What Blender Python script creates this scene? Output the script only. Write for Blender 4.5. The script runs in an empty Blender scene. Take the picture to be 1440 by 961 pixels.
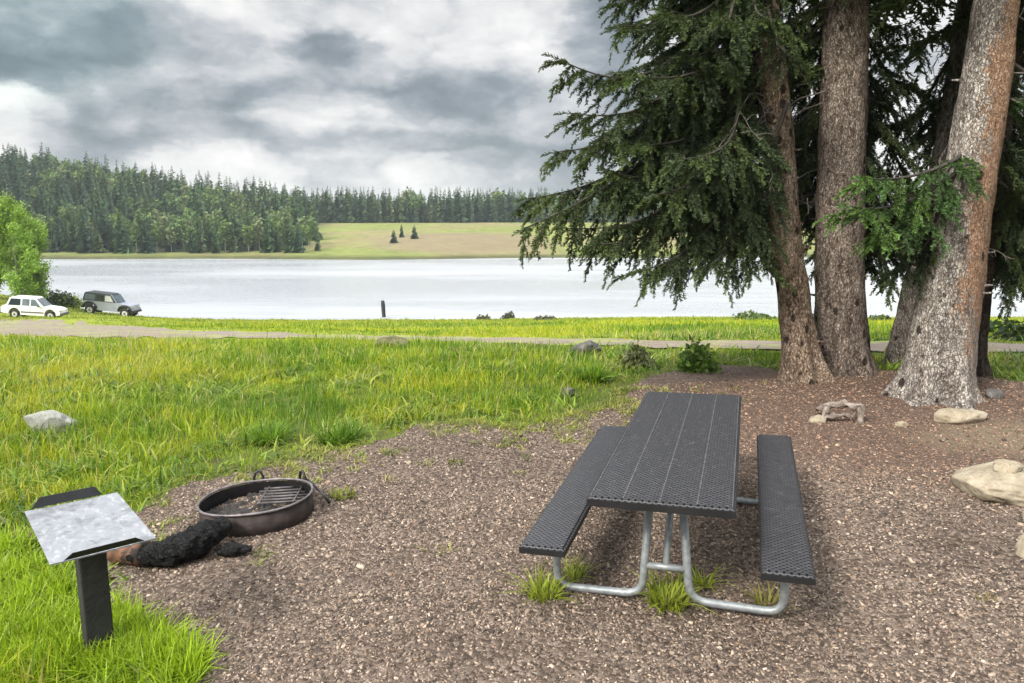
import bpy, bmesh, math, random
import numpy as np
from mathutils import Vector, Matrix, Euler

R = math.radians
sc = bpy.context.scene
C = sc.collection
rng = np.random.default_rng(11)
random.seed(5)

# ------------------------------------------------------------------ camera
CAMZ = 2.203
F = 1060.0
PITCH = 0.16408
CAM = np.array([0, 0, CAMZ])
cp, sp = math.cos(PITCH), math.sin(PITCH)


def ray(u, v):
    X = (u - 720) / F
    Y = -(v - 480.5) / F
    return np.array([X, cp + Y * sp, -sp + Y * cp])


def at(u, v, y=None, z=None):
    d = ray(u, v)
    t = (y / d[1]) if y is not None else (z - CAMZ) / d[2]
    return CAM + d * t


def proj(P):
    P = np.atleast_2d(P)
    y = P[:, 1]
    z = P[:, 2] - CAMZ
    d = y * cp - z * sp
    return 720 + F * P[:, 0] / d, 480.5 - F * (y * sp + z * cp) / d, d


cam = bpy.data.cameras.new('camera')
cam.sensor_width = 36
cam.lens = 36 * F / 1440
cam.clip_end = 9000
cam.clip_start = .05
co = bpy.data.objects.new('camera', cam)
C.objects.link(co)
co.location = (0, 0, CAMZ)
co.rotation_euler = (math.pi / 2 - PITCH, 0, 0)
sc.camera = co

# ------------------------------------------------------------------ terrain height
WL = -10.55


def sstep(a, b, x):
    t = np.clip((x - a) / (b - a), 0, 1)
    return t * t * (3 - 2 * t)


def H(x, y):
    x = np.asarray(x, float)
    y = np.asarray(y, float)
    near = 0.0255 * 5 * np.tanh((x - 1.1) / 5) + .012 * np.clip(y - 4.9, -6, 6)
    near = near + .10 * np.exp(-((x - 4.8) ** 2 / 5 + (y - 9.4) ** 2 / 3))
    near = near + .02 * np.sin(x * 1.3 + y * .7) + .015 * np.sin(y * 1.9 - x * .8)
    k = 2.0
    q = (y - 11.5) / k
    sl = -.1285 * k * np.logaddexp(0, q)
    und = .10 * np.sin(x * .21 + y * .13) * np.sin(y * .17 + 1) * sstep(12, 25, y)
    a = near + sl + und
    a = a + 3.4 * np.exp(-((x + 62) ** 2 / 170 + (y - 82) ** 2 / 260)) + .45 * np.exp(-((x + 36) ** 2 / 60 + (y - 64) ** 2 / 60))
    a = np.maximum(a, -13 + 0 * x)
    # far shore
    ysh = 234 + 5 * np.sin(x * .021) + 3 * np.sin(x * .063 + 1) - 0.0 * x
    d = y - ysh
    zc = -1.0 + 20 * sstep(0, 160, -97 - x)
    rise = np.where(d < 0, d * .25, 0) + np.where(d > 0, .7 * (1 - np.exp(-np.maximum(d, 0) / 3)), 0)
    mead = rise + 8.9 * sstep(0, 178, d)
    hill = rise + (zc - WL - .7) * sstep(8, 150, d)
    w = sstep(80, 125, -x)
    b = WL + mead * (1 - w) + hill * w
    b = b + 2.2 * np.exp(-((x + 22) ** 2 / 900 + (y - 292) ** 2 / 900))
    b = b + 1.6 * np.exp(-((x - 20) ** 2 / 700 + (y - 330) ** 2 / 1200))
    m = sstep(140, 200, y)
    return a * (1 - m) + np.maximum(b, -13) * m


def ground(u, v):
    d = ray(u, v)
    t = 1.0
    while t < 900:
        p = CAM + d * t
        h = float(H(p[0], p[1]))
        if p[2] <= h:
            lo, hi = t - max(.02, t * .004), t
            for _ in range(24):
                m = (lo + hi) / 2
                p = CAM + d * m
                if p[2] <= float(H(p[0], p[1])):
                    hi = m
                else:
                    lo = m
            return CAM + d * hi
        t += max(.02, t * .004)
    return CAM + d * t


# ------------------------------------------------------------------ materials
def mat(name):
    m = bpy.data.materials.new(name)
    m.use_nodes = True
    nt = m.node_tree
    return m, nt, nt.nodes['Principled BSDF']


class NT:
    """short hand for node trees"""
    def __init__(s, nt):
        s.t = nt

    def n(s, typ, **kw):
        x = s.t.nodes.new(typ)
        for k, v in kw.items():
            setattr(x, k, v)
        return x

    def put(s, sock, v):
        if isinstance(v, bpy.types.NodeSocket):
            s.t.links.new(v, sock)
        elif v is not None:
            if isinstance(v, (tuple, list)) and len(v) == 3 and sock.type == 'RGBA':
                v = (*v, 1)
            sock.default_value = v

    def math(s, op, a, b=None, c=None, clamp=False):
        x = s.n('ShaderNodeMath', operation=op, use_clamp=clamp)
        for i, v in enumerate((a, b, c)):
            if v is not None:
                s.put(x.inputs[i], v)
        return x.outputs[0]

    def vmath(s, op, a, b=None, out=0):
        x = s.n('ShaderNodeVectorMath', operation=op)
        s.put(x.inputs[0], a)
        if b is not None:
            if op == 'SCALE':
                s.put(x.inputs['Scale'], b)
            else:
                s.put(x.inputs[1], b)
        return x.outputs[out]

    def noise(s, vec=None, scale=5, detail=4, rough=.55, dist=0, out=0):
        x = s.n('ShaderNodeTexNoise')
        s.put(x.inputs['Vector'], vec)
        s.put(x.inputs['Scale'], scale)
        s.put(x.inputs['Detail'], detail)
        s.put(x.inputs['Roughness'], rough)
        s.put(x.inputs['Distortion'], dist)
        return x.outputs[out]

    def voro(s, vec=None, scale=5, feature='F1', out=0, rand=1):
        x = s.n('ShaderNodeTexVoronoi', feature=feature)
        s.put(x.inputs['Vector'], vec)
        s.put(x.inputs['Scale'], scale)
        s.put(x.inputs['Randomness'], rand)
        return x.outputs[out]

    def ramp(s, fac, stops, interp='LINEAR'):
        x = s.n('ShaderNodeValToRGB')
        x.color_ramp.interpolation = interp
        e = x.color_ramp.elements
        while len(e) < len(stops):
            e.new(.5)
        for i, (p, c) in enumerate(stops):
            e[i].position = p
            e[i].color = (*c, 1) if len(c) == 3 else c
        s.put(x.inputs[0], fac)
        return x.outputs[0]

    def rng(s, v, a, b, c=0, d=1, smooth=True):
        x = s.n('ShaderNodeMapRange', interpolation_type='SMOOTHSTEP' if smooth else 'LINEAR')
        for i, q in enumerate((v, a, b, c, d)):
            s.put(x.inputs[i], q)
        return x.outputs[0]

    def mix(s, f, a, b, mode='MIX'):
        x = s.n('ShaderNodeMix', data_type='RGBA', blend_type=mode)
        s.put(x.inputs[0], f)
        s.put(x.inputs[6], a)
        s.put(x.inputs[7], b)
        return x.outputs[2]

    def bump(s, h, strength=.5, dist=.02, normal=None):
        x = s.n('ShaderNodeBump')
        s.put(x.inputs['Height'], h)
        x.inputs['Strength'].default_value = strength
        x.inputs['Distance'].default_value = dist
        if normal is not None:
            s.put(x.inputs['Normal'], normal)
        return x.outputs[0]

    def coord(s, o='Object'):
        return s.n('ShaderNodeTexCoord').outputs[o]

    def pos(s):
        return s.n('ShaderNodeNewGeometry').outputs['Position']

    def attr(s, name):
        return s.n('ShaderNodeAttribute', attribute_name=name).outputs['Color']


def simple(name, col, rough=.6, metal=0, var=.25, scale=8, bump=0, bscale=40):
    m, nt, b = mat(name)
    k = NT(nt)
    o = k.coord()
    f = k.noise(o, scale, 5)
    c1 = tuple(x * (1 - var) for x in col)
    c2 = tuple(min(1, x * (1 + var)) for x in col)
    k.put(b.inputs['Base Color'], k.mix(k.rng(f, .3, .7), c1, c2))
    b.inputs['Roughness'].default_value = rough
    b.inputs['Metallic'].default_value = metal
    if bump:
        k.put(b.inputs['Normal'], k.bump(k.noise(o, bscale, 5), bump, .01))
    return m


def leafy(name, transl=.45, rough=.55, spec=.25):
    """colour from the per vertex species/age tint, diffuse plus translucent"""
    m, nt, b = mat(name)
    k = NT(nt)
    col = k.attr('tint')
    k.put(b.inputs['Base Color'], col)
    b.inputs['Roughness'].default_value = rough
    b.inputs['Specular IOR Level'].default_value = spec
    tr = k.n('ShaderNodeBsdfTranslucent')
    k.put(tr.inputs[0], k.mix(1, col, (1.0, 1.05, .55), 'MULTIPLY'))
    ms = k.n('ShaderNodeMixShader')
    ms.inputs[0].default_value = transl
    nt.links.new(b.outputs[0], ms.inputs[1])
    nt.links.new(tr.outputs[0], ms.inputs[2])
    nt.links.new(ms.outputs[0], nt.nodes['Material Output'].inputs[0])
    return m


def tinted(name, rough=.85):
    m, nt, b = mat(name)
    k = NT(nt)
    c = k.attr('tint')
    n = k.noise(k.pos(), 60, 3)
    k.put(b.inputs['Base Color'], k.mix(1, c, k.ramp(n, [(.3, (.7, .7, .7)), (.7, (1.25, 1.25, 1.25))]), 'MULTIPLY'))
    b.inputs['Roughness'].default_value = rough
    return m


M = {}
M['grass'] = leafy('grass_blade', .40, .5, .3)
M['needle'] = leafy('spruce_needle', .22, .6, .25)
M['leaf'] = leafy('aspen_leaf', .4, .45, .3)
M['chip'] = tinted('gravel_chip')
M['farleaf'] = leafy('far_foliage', .12, .8, .1)


def m_ground():
    m, nt, b = mat('meadow_ground')
    k = NT(nt)
    p = k.pos()
    sep = k.n('ShaderNodeSeparateXYZ')
    k.put(sep.inputs[0], p)
    y = sep.outputs[1]
    x = sep.outputs[0]
    n1 = k.noise(p, .35, 6)
    n2 = k.noise(p, 6, 6, .7)
    soil = k.ramp(n2, [(.25, (.05, .042, .022)), (.5, (.085, .10, .024)), (.75, (.12, .17, .03))])
    green = k.ramp(k.noise(p, 1.6, 8, .7), [(.25, (.10, .14, .02)), (.5, (.21, .25, .035)), (.78, (.33, .33, .08))])
    c = k.mix(k.rng(y, 9, 24), soil, green)
    # far shore meadow: tan dry grass and green flats
    nf = k.noise(p, .022, 8, .65)
    nf2 = k.noise(p, .35, 5, .7)
    nf2 = k.math('ADD', k.math('MULTIPLY', nf2, .55), k.math('MULTIPLY', k.noise(p, .09, 6, .7), .45))
    tan = k.ramp(nf2, [(.34, (.12, .125, .042)), (.5, (.19, .17, .075)), (.66, (.265, .23, .115))])
    gr = k.ramp(nf2, [(.34, (.09, .12, .028)), (.66, (.235, .25, .075))])
    brown = k.ramp(nf2, [(.36, (.16, .13, .075)), (.75, (.235, .195, .11))])
    far = k.mix(k.rng(nf, .40, .54), tan, gr)
    dx = k.math('DIVIDE', k.math('ADD', x, 20), 42)
    dy = k.math('DIVIDE', k.math('SUBTRACT', y, 285), 45)
    rr = k.math('ADD', k.math('MULTIPLY', dx, dx), k.math('MULTIPLY', dy, dy))
    rr = k.math('ADD', rr, k.math('MULTIPLY', nf, .9))
    far = k.mix(k.rng(rr, 1.5, .7), far, brown)
    bank = k.rng(sep.outputs[2], WL + 1.0, WL + .4)
    bankc = k.ramp(nf2, [(.3, (.03, .032, .018)), (.7, (.09, .095, .035))])
    far = k.mix(k.math('MULTIPLY', bank, .85), far, bankc)
    # forest floor under the hill wood
    wood = k.math('MULTIPLY', k.rng(x, -84, -104), k.rng(y, 247, 258))
    far = k.mix(wood, far, (.035, .04, .02))
    c = k.mix(k.rng(y, 150, 200), c, far)
    # wet sand line at the near shore
    near = k.math('MULTIPLY', k.rng(sep.outputs[2], WL + .55, WL + .1), k.rng(y, 200, 150))
    c = k.mix(near, c, (.30, .26, .18))
    k.put(b.inputs['Base Color'], c)
    b.inputs['Roughness'].default_value = .95
    b.inputs['Specular IOR Level'].default_value = .1
    k.put(b.inputs['Normal'], k.bump(n2, .8, .05))
    return m


def m_pad():
    m, nt, b = mat('gravel_and_bark_litter')
    k = NT(nt)
    p = k.pos()
    v = k.voro(p, 42, 'F1', 1)
    vd = k.voro(p, 42, 'F1', 0)
    base = k.ramp(v, [(0, (.048, .035, .026)), (.35, (.105, .080, .062)), (.7, (.18, .140, .111)), (1, (.285, .235, .195))])
    fine = k.noise(p, 150, 3, .7)
    base = k.mix(1, base, k.ramp(fine, [(.3, (.6, .6, .6)), (.7, (1.3, 1.3, 1.3))]), 'MULTIPLY')
    big = k.noise(p, .8, 6, .65)
    base = k.mix(1, base, k.ramp(big, [(.3, (.74, .72, .72)), (.7, (1.18, 1.15, 1.12))]), 'MULTIPLY')
    # reddish needle litter below the spruces
    sep = k.n('ShaderNodeSeparateXYZ')
    k.put(sep.inputs[0], p)
    dx = k.math('DIVIDE', k.math('SUBTRACT', sep.outputs[0], 4.0), 2.6)
    dy = k.math('DIVIDE', k.math('SUBTRACT', sep.outputs[1], 8.1), 2.4)
    rr = k.math('ADD', k.math('ADD', k.math('MULTIPLY', dx, dx), k.math('MULTIPLY', dy, dy)), k.math('MULTIPLY', k.noise(p, 1.3, 5), 1.0))
    lit = k.rng(rr, 1.9, .9)
    red = k.ramp(k.noise(p, 55, 4, .75), [(.3, (.065, .04, .03)), (.5, (.125, .078, .056)), (.72, (.23, .155, .115))])
    c = k.mix(k.math('MULTIPLY', lit, .62), base, red)
    # pale dusty soil near the rocks
    ex = k.math('DIVIDE', k.math('SUBTRACT', sep.outputs[0], 5.2), 1.5)
    ey = k.math('DIVIDE', k.math('SUBTRACT', sep.outputs[1], 7.0), .75)
    r2 = k.math('ADD', k.math('ADD', k.math('MULTIPLY', ex, ex), k.math('MULTIPLY', ey, ey)), k.math('MULTIPLY', k.noise(p, 2.2, 5), .9))
    c = k.mix(k.math('MULTIPLY', k.rng(r2, 1.6, .6), .75), c, k.ramp(k.noise(p, 30, 5, .7), [(.3, (.15, .115, .075)), (.7, (.27, .22, .15))]))
    k.put(b.inputs['Base Color'], c)
    b.inputs['Roughness'].default_value = .95
    b.inputs['Specular IOR Level'].default_value = .15
    h = k.math('ADD', k.math('MULTIPLY', vd, -1.0), k.math('MULTIPLY', fine, .5))
    k.put(b.inputs['Normal'], k.bump(h, .9, .02))
    return m


def m_road():
    m, nt, b = mat('dirt_road')
    k = NT(nt)
    p = k.pos()
    n = k.noise(p, 3.0, 7, .7)
    c = k.ramp(n, [(.25, (.12, .092, .07)), (.5, (.19, .15, .118)), (.75, (.27, .22, .175))])
    c = k.mix(k.rng(k.noise(p, .5, 7, .7), .50, .60), c, (.20, .23, .05))
    k.put(b.inputs['Base Color'], c)
    b.inputs['Roughness'].default_value = .95
    k.put(b.inputs['Normal'], k.bump(n, .6, .04))
    return m


def m_water():
    m, nt, b = mat('lake_water')
    k = NT(nt)
    p = k.pos()
    mp = k.n('ShaderNodeMapping')
    k.put(mp.inputs[0], p)
    mp.inputs['Scale'].default_value = (.35, 1.3, 1)
    n1 = k.noise(mp.outputs[0], .9, 5, .6)
    n2 = k.noise(mp.outputs[0], .03, 5, .6)
    c = k.mix(k.rng(n2, .35, .65), (.36, .38, .41), (.44, .45, .47))
    k.put(b.inputs['Base Color'], c)
    k.put(b.inputs['Roughness'], k.rng(n2, .3, .7, .10, .22))
    b.inputs['IOR'].default_value = 1.33
    k.put(b.inputs['Normal'], k.bump(n1, .55, .25))
    return m


def m_bark(name, dark, mid, light, streak=None, sx=0.0, holes=.0):
    m, nt, b = mat(name)
    k = NT(nt)
    o = k.coord()
    mp = k.n('ShaderNodeMapping')
    k.put(mp.inputs[0], o)
    mp.inputs['Scale'].default_value = (1, 1, .5)
    mpr = k.n('ShaderNodeMapping')
    k.put(mpr.inputs[0], o)
    mpr.inputs['Scale'].default_value = (1, 1, .16)
    warp = k.noise(o, 9, 4, .6, out=1)
    vec = k.vmath('ADD', mp.outputs[0], k.vmath('SCALE', warp, .11))
    cell = k.voro(vec, 38, 'F1', 1)
    dist = k.voro(vec, 38, 'DISTANCE_TO_EDGE', 0)
    n = k.noise(o, 45, 5, .7)
    n0 = k.noise(mp.outputs[0], 3.2, 5, .6)
    f = k.math('ADD', k.math('MULTIPLY', cell, .45), k.math('MULTIPLY', n, .6))
    f = k.math('ADD', f, k.math('MULTIPLY', k.math('SUBTRACT', k.noise(mp.outputs[0], 21, 4, .7, 1.2), .5), 1.5))
    ridge = k.noise(mpr.outputs[0], 15, 4, .6, .4)
    f = k.math('ADD', f, k.math('MULTIPLY', k.math('SUBTRACT', ridge, .5), .7))
    c = k.ramp(f, [(.22, dark), (.5, mid), (.85, light)])
    c = k.mix(1, c, k.ramp(n0, [(.3, (.62, .60, .60)), (.7, (1.25, 1.22, 1.2))]), 'MULTIPLY')
    crack = k.rng(dist, 0.0, .16)
    c = k.mix(k.math('MULTIPLY', k.math('SUBTRACT', 1, crack), .5), c, dark)
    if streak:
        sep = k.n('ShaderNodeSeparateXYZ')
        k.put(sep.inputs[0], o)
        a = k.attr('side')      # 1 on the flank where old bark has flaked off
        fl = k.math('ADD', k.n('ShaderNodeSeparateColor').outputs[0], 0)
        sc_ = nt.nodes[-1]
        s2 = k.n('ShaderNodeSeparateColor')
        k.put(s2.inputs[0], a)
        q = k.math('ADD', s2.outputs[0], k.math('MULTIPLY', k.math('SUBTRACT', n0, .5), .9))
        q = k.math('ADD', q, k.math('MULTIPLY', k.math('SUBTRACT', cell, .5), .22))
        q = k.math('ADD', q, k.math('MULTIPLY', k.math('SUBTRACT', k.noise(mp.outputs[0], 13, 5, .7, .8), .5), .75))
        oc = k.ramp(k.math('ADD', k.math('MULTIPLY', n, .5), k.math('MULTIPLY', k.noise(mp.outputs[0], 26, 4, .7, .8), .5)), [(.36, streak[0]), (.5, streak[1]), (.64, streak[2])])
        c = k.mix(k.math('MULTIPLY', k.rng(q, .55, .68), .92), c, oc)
    if holes:
        mp2 = k.n('ShaderNodeMapping')
        k.put(mp2.inputs[0], o)
        mp2.inputs['Scale'].default_value = (1, 1, .6)
        hv = k.voro(mp2.outputs[0], 7.5, 'F1', 0)
        hc = k.rng(k.math('ADD', hv, k.math('MULTIPLY', k.math('SUBTRACT', n, .5), .22)), .31, .22)
        hs = k.n('ShaderNodeSeparateColor')
        k.put(hs.inputs[0], k.voro(mp2.outputs[0], 7.5, 'F1', 1))
        hc = k.math('MULTIPLY', hc, k.math('LESS_THAN', hs.outputs[0], holes))
        c = k.mix(k.math('MULTIPLY', hc, .9), c, (.025, .016, .012))
    k.put(b.inputs['Base Color'], c)
    b.inputs['Roughness'].default_value = .9
    b.inputs['Specular IOR Level'].default_value = .2
    h = k.math('ADD', k.math('MULTIPLY', crack, .5), k.math('ADD', k.math('MULTIPLY', cell, .5), k.math('MULTIPLY', n, .5)))
    h = k.math('ADD', h, k.math('MULTIPLY', ridge, 1.1))
    k.put(b.inputs['Normal'], k.bump(h, 1.0, .045))
    return m


def m_rock(name, c1, c2, c3):
    m, nt, b = mat(name)
    k = NT(nt)
    o = k.coord()
    n = k.noise(o, 6, 8, .7, .4)
    c = k.ramp(n, [(.28, c1), (.5, c2), (.72, c3)])
    c = k.mix(k.rng(k.noise(o, 40, 4, .7), .58, .7), c, tuple(x * .55 for x in c1))
    k.put(b.inputs['Base Color'], c)
    b.inputs['Roughness'].default_value = .92
    k.put(b.inputs['Normal'], k.bump(k.noise(o, 18, 8, .75), .9, .03))
    return m


def m_perf():
    """black plastic coated perforated sheet: small round holes in a diamond grid"""
    m, nt, b = mat('black_coated_perforated_steel')
    k = NT(nt)
    o = k.coord()
    mp = k.n('ShaderNodeMapping')
    k.put(mp.inputs[0], o)
    mp.inputs['Rotation'].default_value = (0, 0, R(45))
    mp.inputs['Scale'].default_value = (40, 40, 0)
    v = k.vmath('FRACTION', mp.outputs[0])
    d = k.vmath('DISTANCE', v, (.5, .5, 0), out=1)
    hole = k.rng(d, .36, .28)
    n = k.noise(o, 26, 6, .7)
    col = k.ramp(n, [(.3, (.036, .036, .040)), (.7, (.06, .059, .064))])
    col = k.mix(k.math('MULTIPLY', k.rng(k.noise(o, 30, 6, .75), .54, .70), .8), col, (.13, .125, .118))
    col = k.mix(hole, col, (.006, .006, .007))
    k.put(b.inputs['Base Color'], col)
    k.put(b.inputs['Roughness'], k.rng(n, .3, .7, .36, .52))
    b.inputs['Specular IOR Level'].default_value = .42
    k.put(b.inputs['Normal'], k.bump(k.math('SUBTRACT', 1, hole), .8, .004))
    return m


M['ground'] = m_ground()
M['pad'] = m_pad()
M['road'] = m_road()
M['water'] = m_water()
M['bark_tan'] = m_bark('bark_tan', (.095, .06, .04), (.34, .25, .178), (.56, .46, .355), holes=.6)
M['bark_brown'] = m_bark('bark_brown', (.08, .056, .044), (.285, .23, .188), (.48, .41, .35), holes=.2)
M['bark_grey'] = m_bark('bark_grey', (.08, .065, .055), (.20, .175, .15), (.34, .31, .27))
M['bark_dark'] = m_bark('bark_dark', (.03, .022, .016), (.075, .055, .042), (.13, .10, .08))
M['bark_orange'] = m_bark('bark_orange', (.13, .10, .085), (.40, .36, .315), (.68, .64, .58),
                          streak=((.11, .055, .03), (.34, .195, .115), (.50, .36, .26)), holes=.12)
M['limb'] = simple('limb_wood', (.05, .04, .033), .9, var=.35, scale=12)
M['deadwood'] = simple('dead_twig_wood', (.17, .145, .125), .9, var=.35, scale=12)
M['rock_tan'] = m_rock('tan_rock', (.20, .16, .105), (.36, .30, .21), (.50, .44, .33))
M['rock_dark'] = m_rock('dark_rock', (.05, .045, .04), (.11, .10, .095), (.24, .23, .22))
M['rock_pale'] = m_rock('pale_rock', (.16, .165, .14), (.30, .30, .27), (.46, .46, .42))
M['perf'] = m_perf()
M['black'] = simple('black_coating', (.010, .010, .011), .5, var=.3, scale=9)
M['galv'] = simple('galvanised_pipe', (.27, .29, .295), .5, .4, var=.2, scale=30, bump=.15, bscale=60)
M['rust'] = simple('rusted_steel', (.038, .027, .023), .75, .35, var=.5, scale=10, bump=.4, bscale=45)
M['soot'] = simple('sooty_steel', (.007, .006, .006), .9, 0, var=.4, scale=10, bump=.3)
M['rimsteel'] = simple('worn_rim_steel', (.17, .15, .15), .5, .5, var=.35, scale=14)
M['gratesteel'] = simple('heat_greyed_grate', (.085, .077, .077), .55, .4, var=.3, scale=20)
M['ash'] = simple('grey_ash', (.024, .021, .019), .97, var=.5, scale=18, bump=.8, bscale=60)
M['white'] = simple('white_car_paint', (.74, .74, .72), .3, var=.04, scale=2)
M['silver'] = simple('silver_car_paint', (.36, .38, .45), .3, .2, var=.06, scale=2)
M['glass'] = simple('tinted_glass', (.02, .03, .03), .08, var=.2, scale=2)
M['glass2'] = simple('blue_grey_window', (.12, .15, .17), .1, var=.2, scale=2)
M['softtop'] = simple('dark_soft_top', (.045, .05, .055), .7, var=.2)
M['tyre'] = simple('tyre_rubber', (.018, .018, .02), .8, var=.2)
M['rimpaint'] = simple('pale_wheel', (.62, .60, .57), .4, .2, var=.1)
M['trim'] = simple('grey_car_trim', (.10, .09, .09), .6, var=.2)
M['lampglass'] = simple('lamp_glass', (.5, .5, .47), .2, var=.1)
M['redlamp'] = simple('red_lamp_glass', (.25, .02, .015), .25, var=.1)
M['postwood'] = simple('dark_post_wood', (.02, .02, .018), .85, var=.4, scale=6, bump=.5)
M['mound'] = simple('brown_mound_earth', (.10, .09, .04), .95, var=.4, scale=5, bump=.6)


M['soot'].node_tree.nodes['Principled BSDF'].inputs['Specular IOR Level'].default_value = .1


def m_char():
    m, nt, b = mat('charred_wood')
    k = NT(nt)
    o = k.coord()
    vd = k.voro(k.vmath('ADD', o, k.vmath('SCALE', k.noise(o, 12, 4, .6, out=1), .12)), 30, 'DISTANCE_TO_EDGE', 0)
    n = k.noise(o, 14, 6, .7)
    c = k.ramp(n, [(.3, (.004, .004, .004)), (.62, (.009, .009, .009)), (.8, (.04, .038, .036))])
    k.put(b.inputs['Base Color'], c)
    b.inputs['Specular IOR Level'].default_value = .22
    k.put(b.inputs['Roughness'], .55)
    k.put(b.inputs['Normal'], k.bump(k.math('ADD', k.rng(vd, 0, .12), n), .9, .03))
    return m


def m_raw():
    m, nt, b = mat('unburnt_wood_end')
    k = NT(nt)
    o = k.coord()
    w = k.n('ShaderNodeTexWave', wave_type='RINGS', rings_direction='X')
    k.put(w.inputs['Vector'], o)
    w.inputs['Scale'].default_value = 9
    w.inputs['Distortion'].default_value = 5
    c = k.mix(w.outputs[1], (.065, .028, .014), (.15, .068, .033))
    c = k.mix(k.rng(k.noise(o, 11, 5), .44, .56), c, (.014, .009, .007))
    k.put(b.inputs['Base Color'], c)
    b.inputs['Roughness'].default_value = .8
    return m


def m_zinc():
    """weathered galvanised sheet: grey spangle, pale scuffs, dirt"""
    m, nt, b = mat('weathered_zinc_sheet')
    k = NT(nt)
    o = k.coord()
    mp = k.n('ShaderNodeMapping')
    k.put(mp.inputs[0], o)
    mp.inputs['Scale'].default_value = (1, 2.2, 1)
    mp.inputs['Rotation'].default_value = (0, 0, .5)
    v = k.voro(o, 30, 'F1', 1)
    n = k.noise(mp.outputs[0], 11, 6, .7)
    c = k.ramp(v, [(0, (.24, .25, .27)), (1, (.30, .31, .33))])
    c = k.mix(k.math('MULTIPLY', k.rng(n, .50, .74), .8), c, (.52, .52, .50))
    c = k.mix(k.math('MULTIPLY', k.rng(k.noise(o, 5, 6, .75), .48, .62), .75), c, (.15, .155, .165))
    k.put(b.inputs['Base Color'], c)
    k.put(b.inputs['Roughness'], k.rng(n, .3, .7, .4, .65))
    b.inputs['Metallic'].default_value = .35
    return m


M['char'] = m_char()
M['raw'] = m_raw()
M['zinc'] = m_zinc()


def m_root():
    m, nt, b = mat('bleached_root_wood')
    k = NT(nt)
    o = k.coord()
    n = k.noise(o, 14, 6, .7)
    k.put(b.inputs['Base Color'], k.ramp(n, [(.3, (.07, .052, .042)), (.5, (.20, .16, .13)), (.72, (.42, .37, .32))]))
    b.inputs['Roughness'].default_value = .9
    k.put(b.inputs['Normal'], k.bump(n, .7, .03))
    return m


M['root'] = m_root()


# ------------------------------------------------------------------ object helpers
def tag(o, label=None, cat=None, group=None, kind=None):
    if label:
        o['label'] = label
    if cat:
        o['category'] = cat
    if group:
        o['group'] = group
    if kind:
        o['kind'] = kind
    return o


def empty(name, loc, rot=(0, 0, 0), **kw):
    o = bpy.data.objects.new(name, None)
    o.empty_display_size = .2
    C.objects.link(o)
    o.location = loc
    o.rotation_euler = rot
    return tag(o, **kw)


def link(name, me, mats, parent=None, loc=(0, 0, 0), smooth=True):
    o = bpy.data.objects.new(name, me)
    for m in (mats if isinstance(mats, (list, tuple)) else [mats]):
        me.materials.append(m)
    C.objects.link(o)
    o.location = loc
    if parent:
        o.parent = parent
    if smooth and len(me.polygons):
        me.polygons.foreach_set('use_smooth', np.ones(len(me.polygons), bool))
    return o


def np_mesh(name, V, Fq, tint=None, mi=None, attr2=None):
    """mesh from (n,3) verts and (m,4)/(m,3) faces"""
    V = np.asarray(V, np.float32)
    Fq = np.asarray(Fq, np.int32)
    me = bpy.data.meshes.new(name)
    me.vertices.add(len(V))
    me.vertices.foreach_set('co', V.ravel())
    n, kk = Fq.shape
    me.loops.add(n * kk)
    me.loops.foreach_set('vertex_index', Fq.ravel())
    me.polygons.add(n)
    me.polygons.foreach_set('loop_start', np.arange(0, n * kk, kk, dtype=np.int32))
    if mi is not None:
        me.polygons.foreach_set('material_index', np.asarray(mi, np.int32))
    me.update(calc_edges=True)
    if tint is not None:
        a = me.color_attributes.new('tint', 'FLOAT_COLOR', 'POINT')
        cc = np.ones((len(V), 4), np.float32)
        cc[:, :3] = tint
        a.data.foreach_set('color', cc.ravel())
    if attr2 is not None:
        a = me.color_attributes.new(attr2[0], 'FLOAT_COLOR', 'POINT')
        cc = np.ones((len(V), 4), np.float32)
        cc[:, :3] = np.asarray(attr2[1])[:, None]
        a.data.foreach_set('color', cc.ravel())
    return me


class Acc:
    """collects vertex / face / tint / material arrays"""
    def __init__(s):
        s.V, s.F, s.T, s.M, s.n = [], [], [], [], 0

    def add(s, V, F_, T=(.5, .5, .5), m=0):
        V = np.asarray(V, np.float32)
        F_ = np.asarray(F_, np.int32)
        s.V.append(V)
        s.F.append(F_ + s.n)
        t = np.empty((len(V), 3), np.float32)
        t[:] = T
        s.T.append(t)
        s.M.append(np.full(len(F_), m, np.int32))
        s.n += len(V)

    def mesh(s, name):
        return np_mesh(name, np.concatenate(s.V), np.concatenate(s.F), np.concatenate(s.T), np.concatenate(s.M))


def norm(a):
    a = np.asarray(a, float)
    return a / (np.linalg.norm(a, axis=-1, keepdims=True) + 1e-9)


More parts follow.
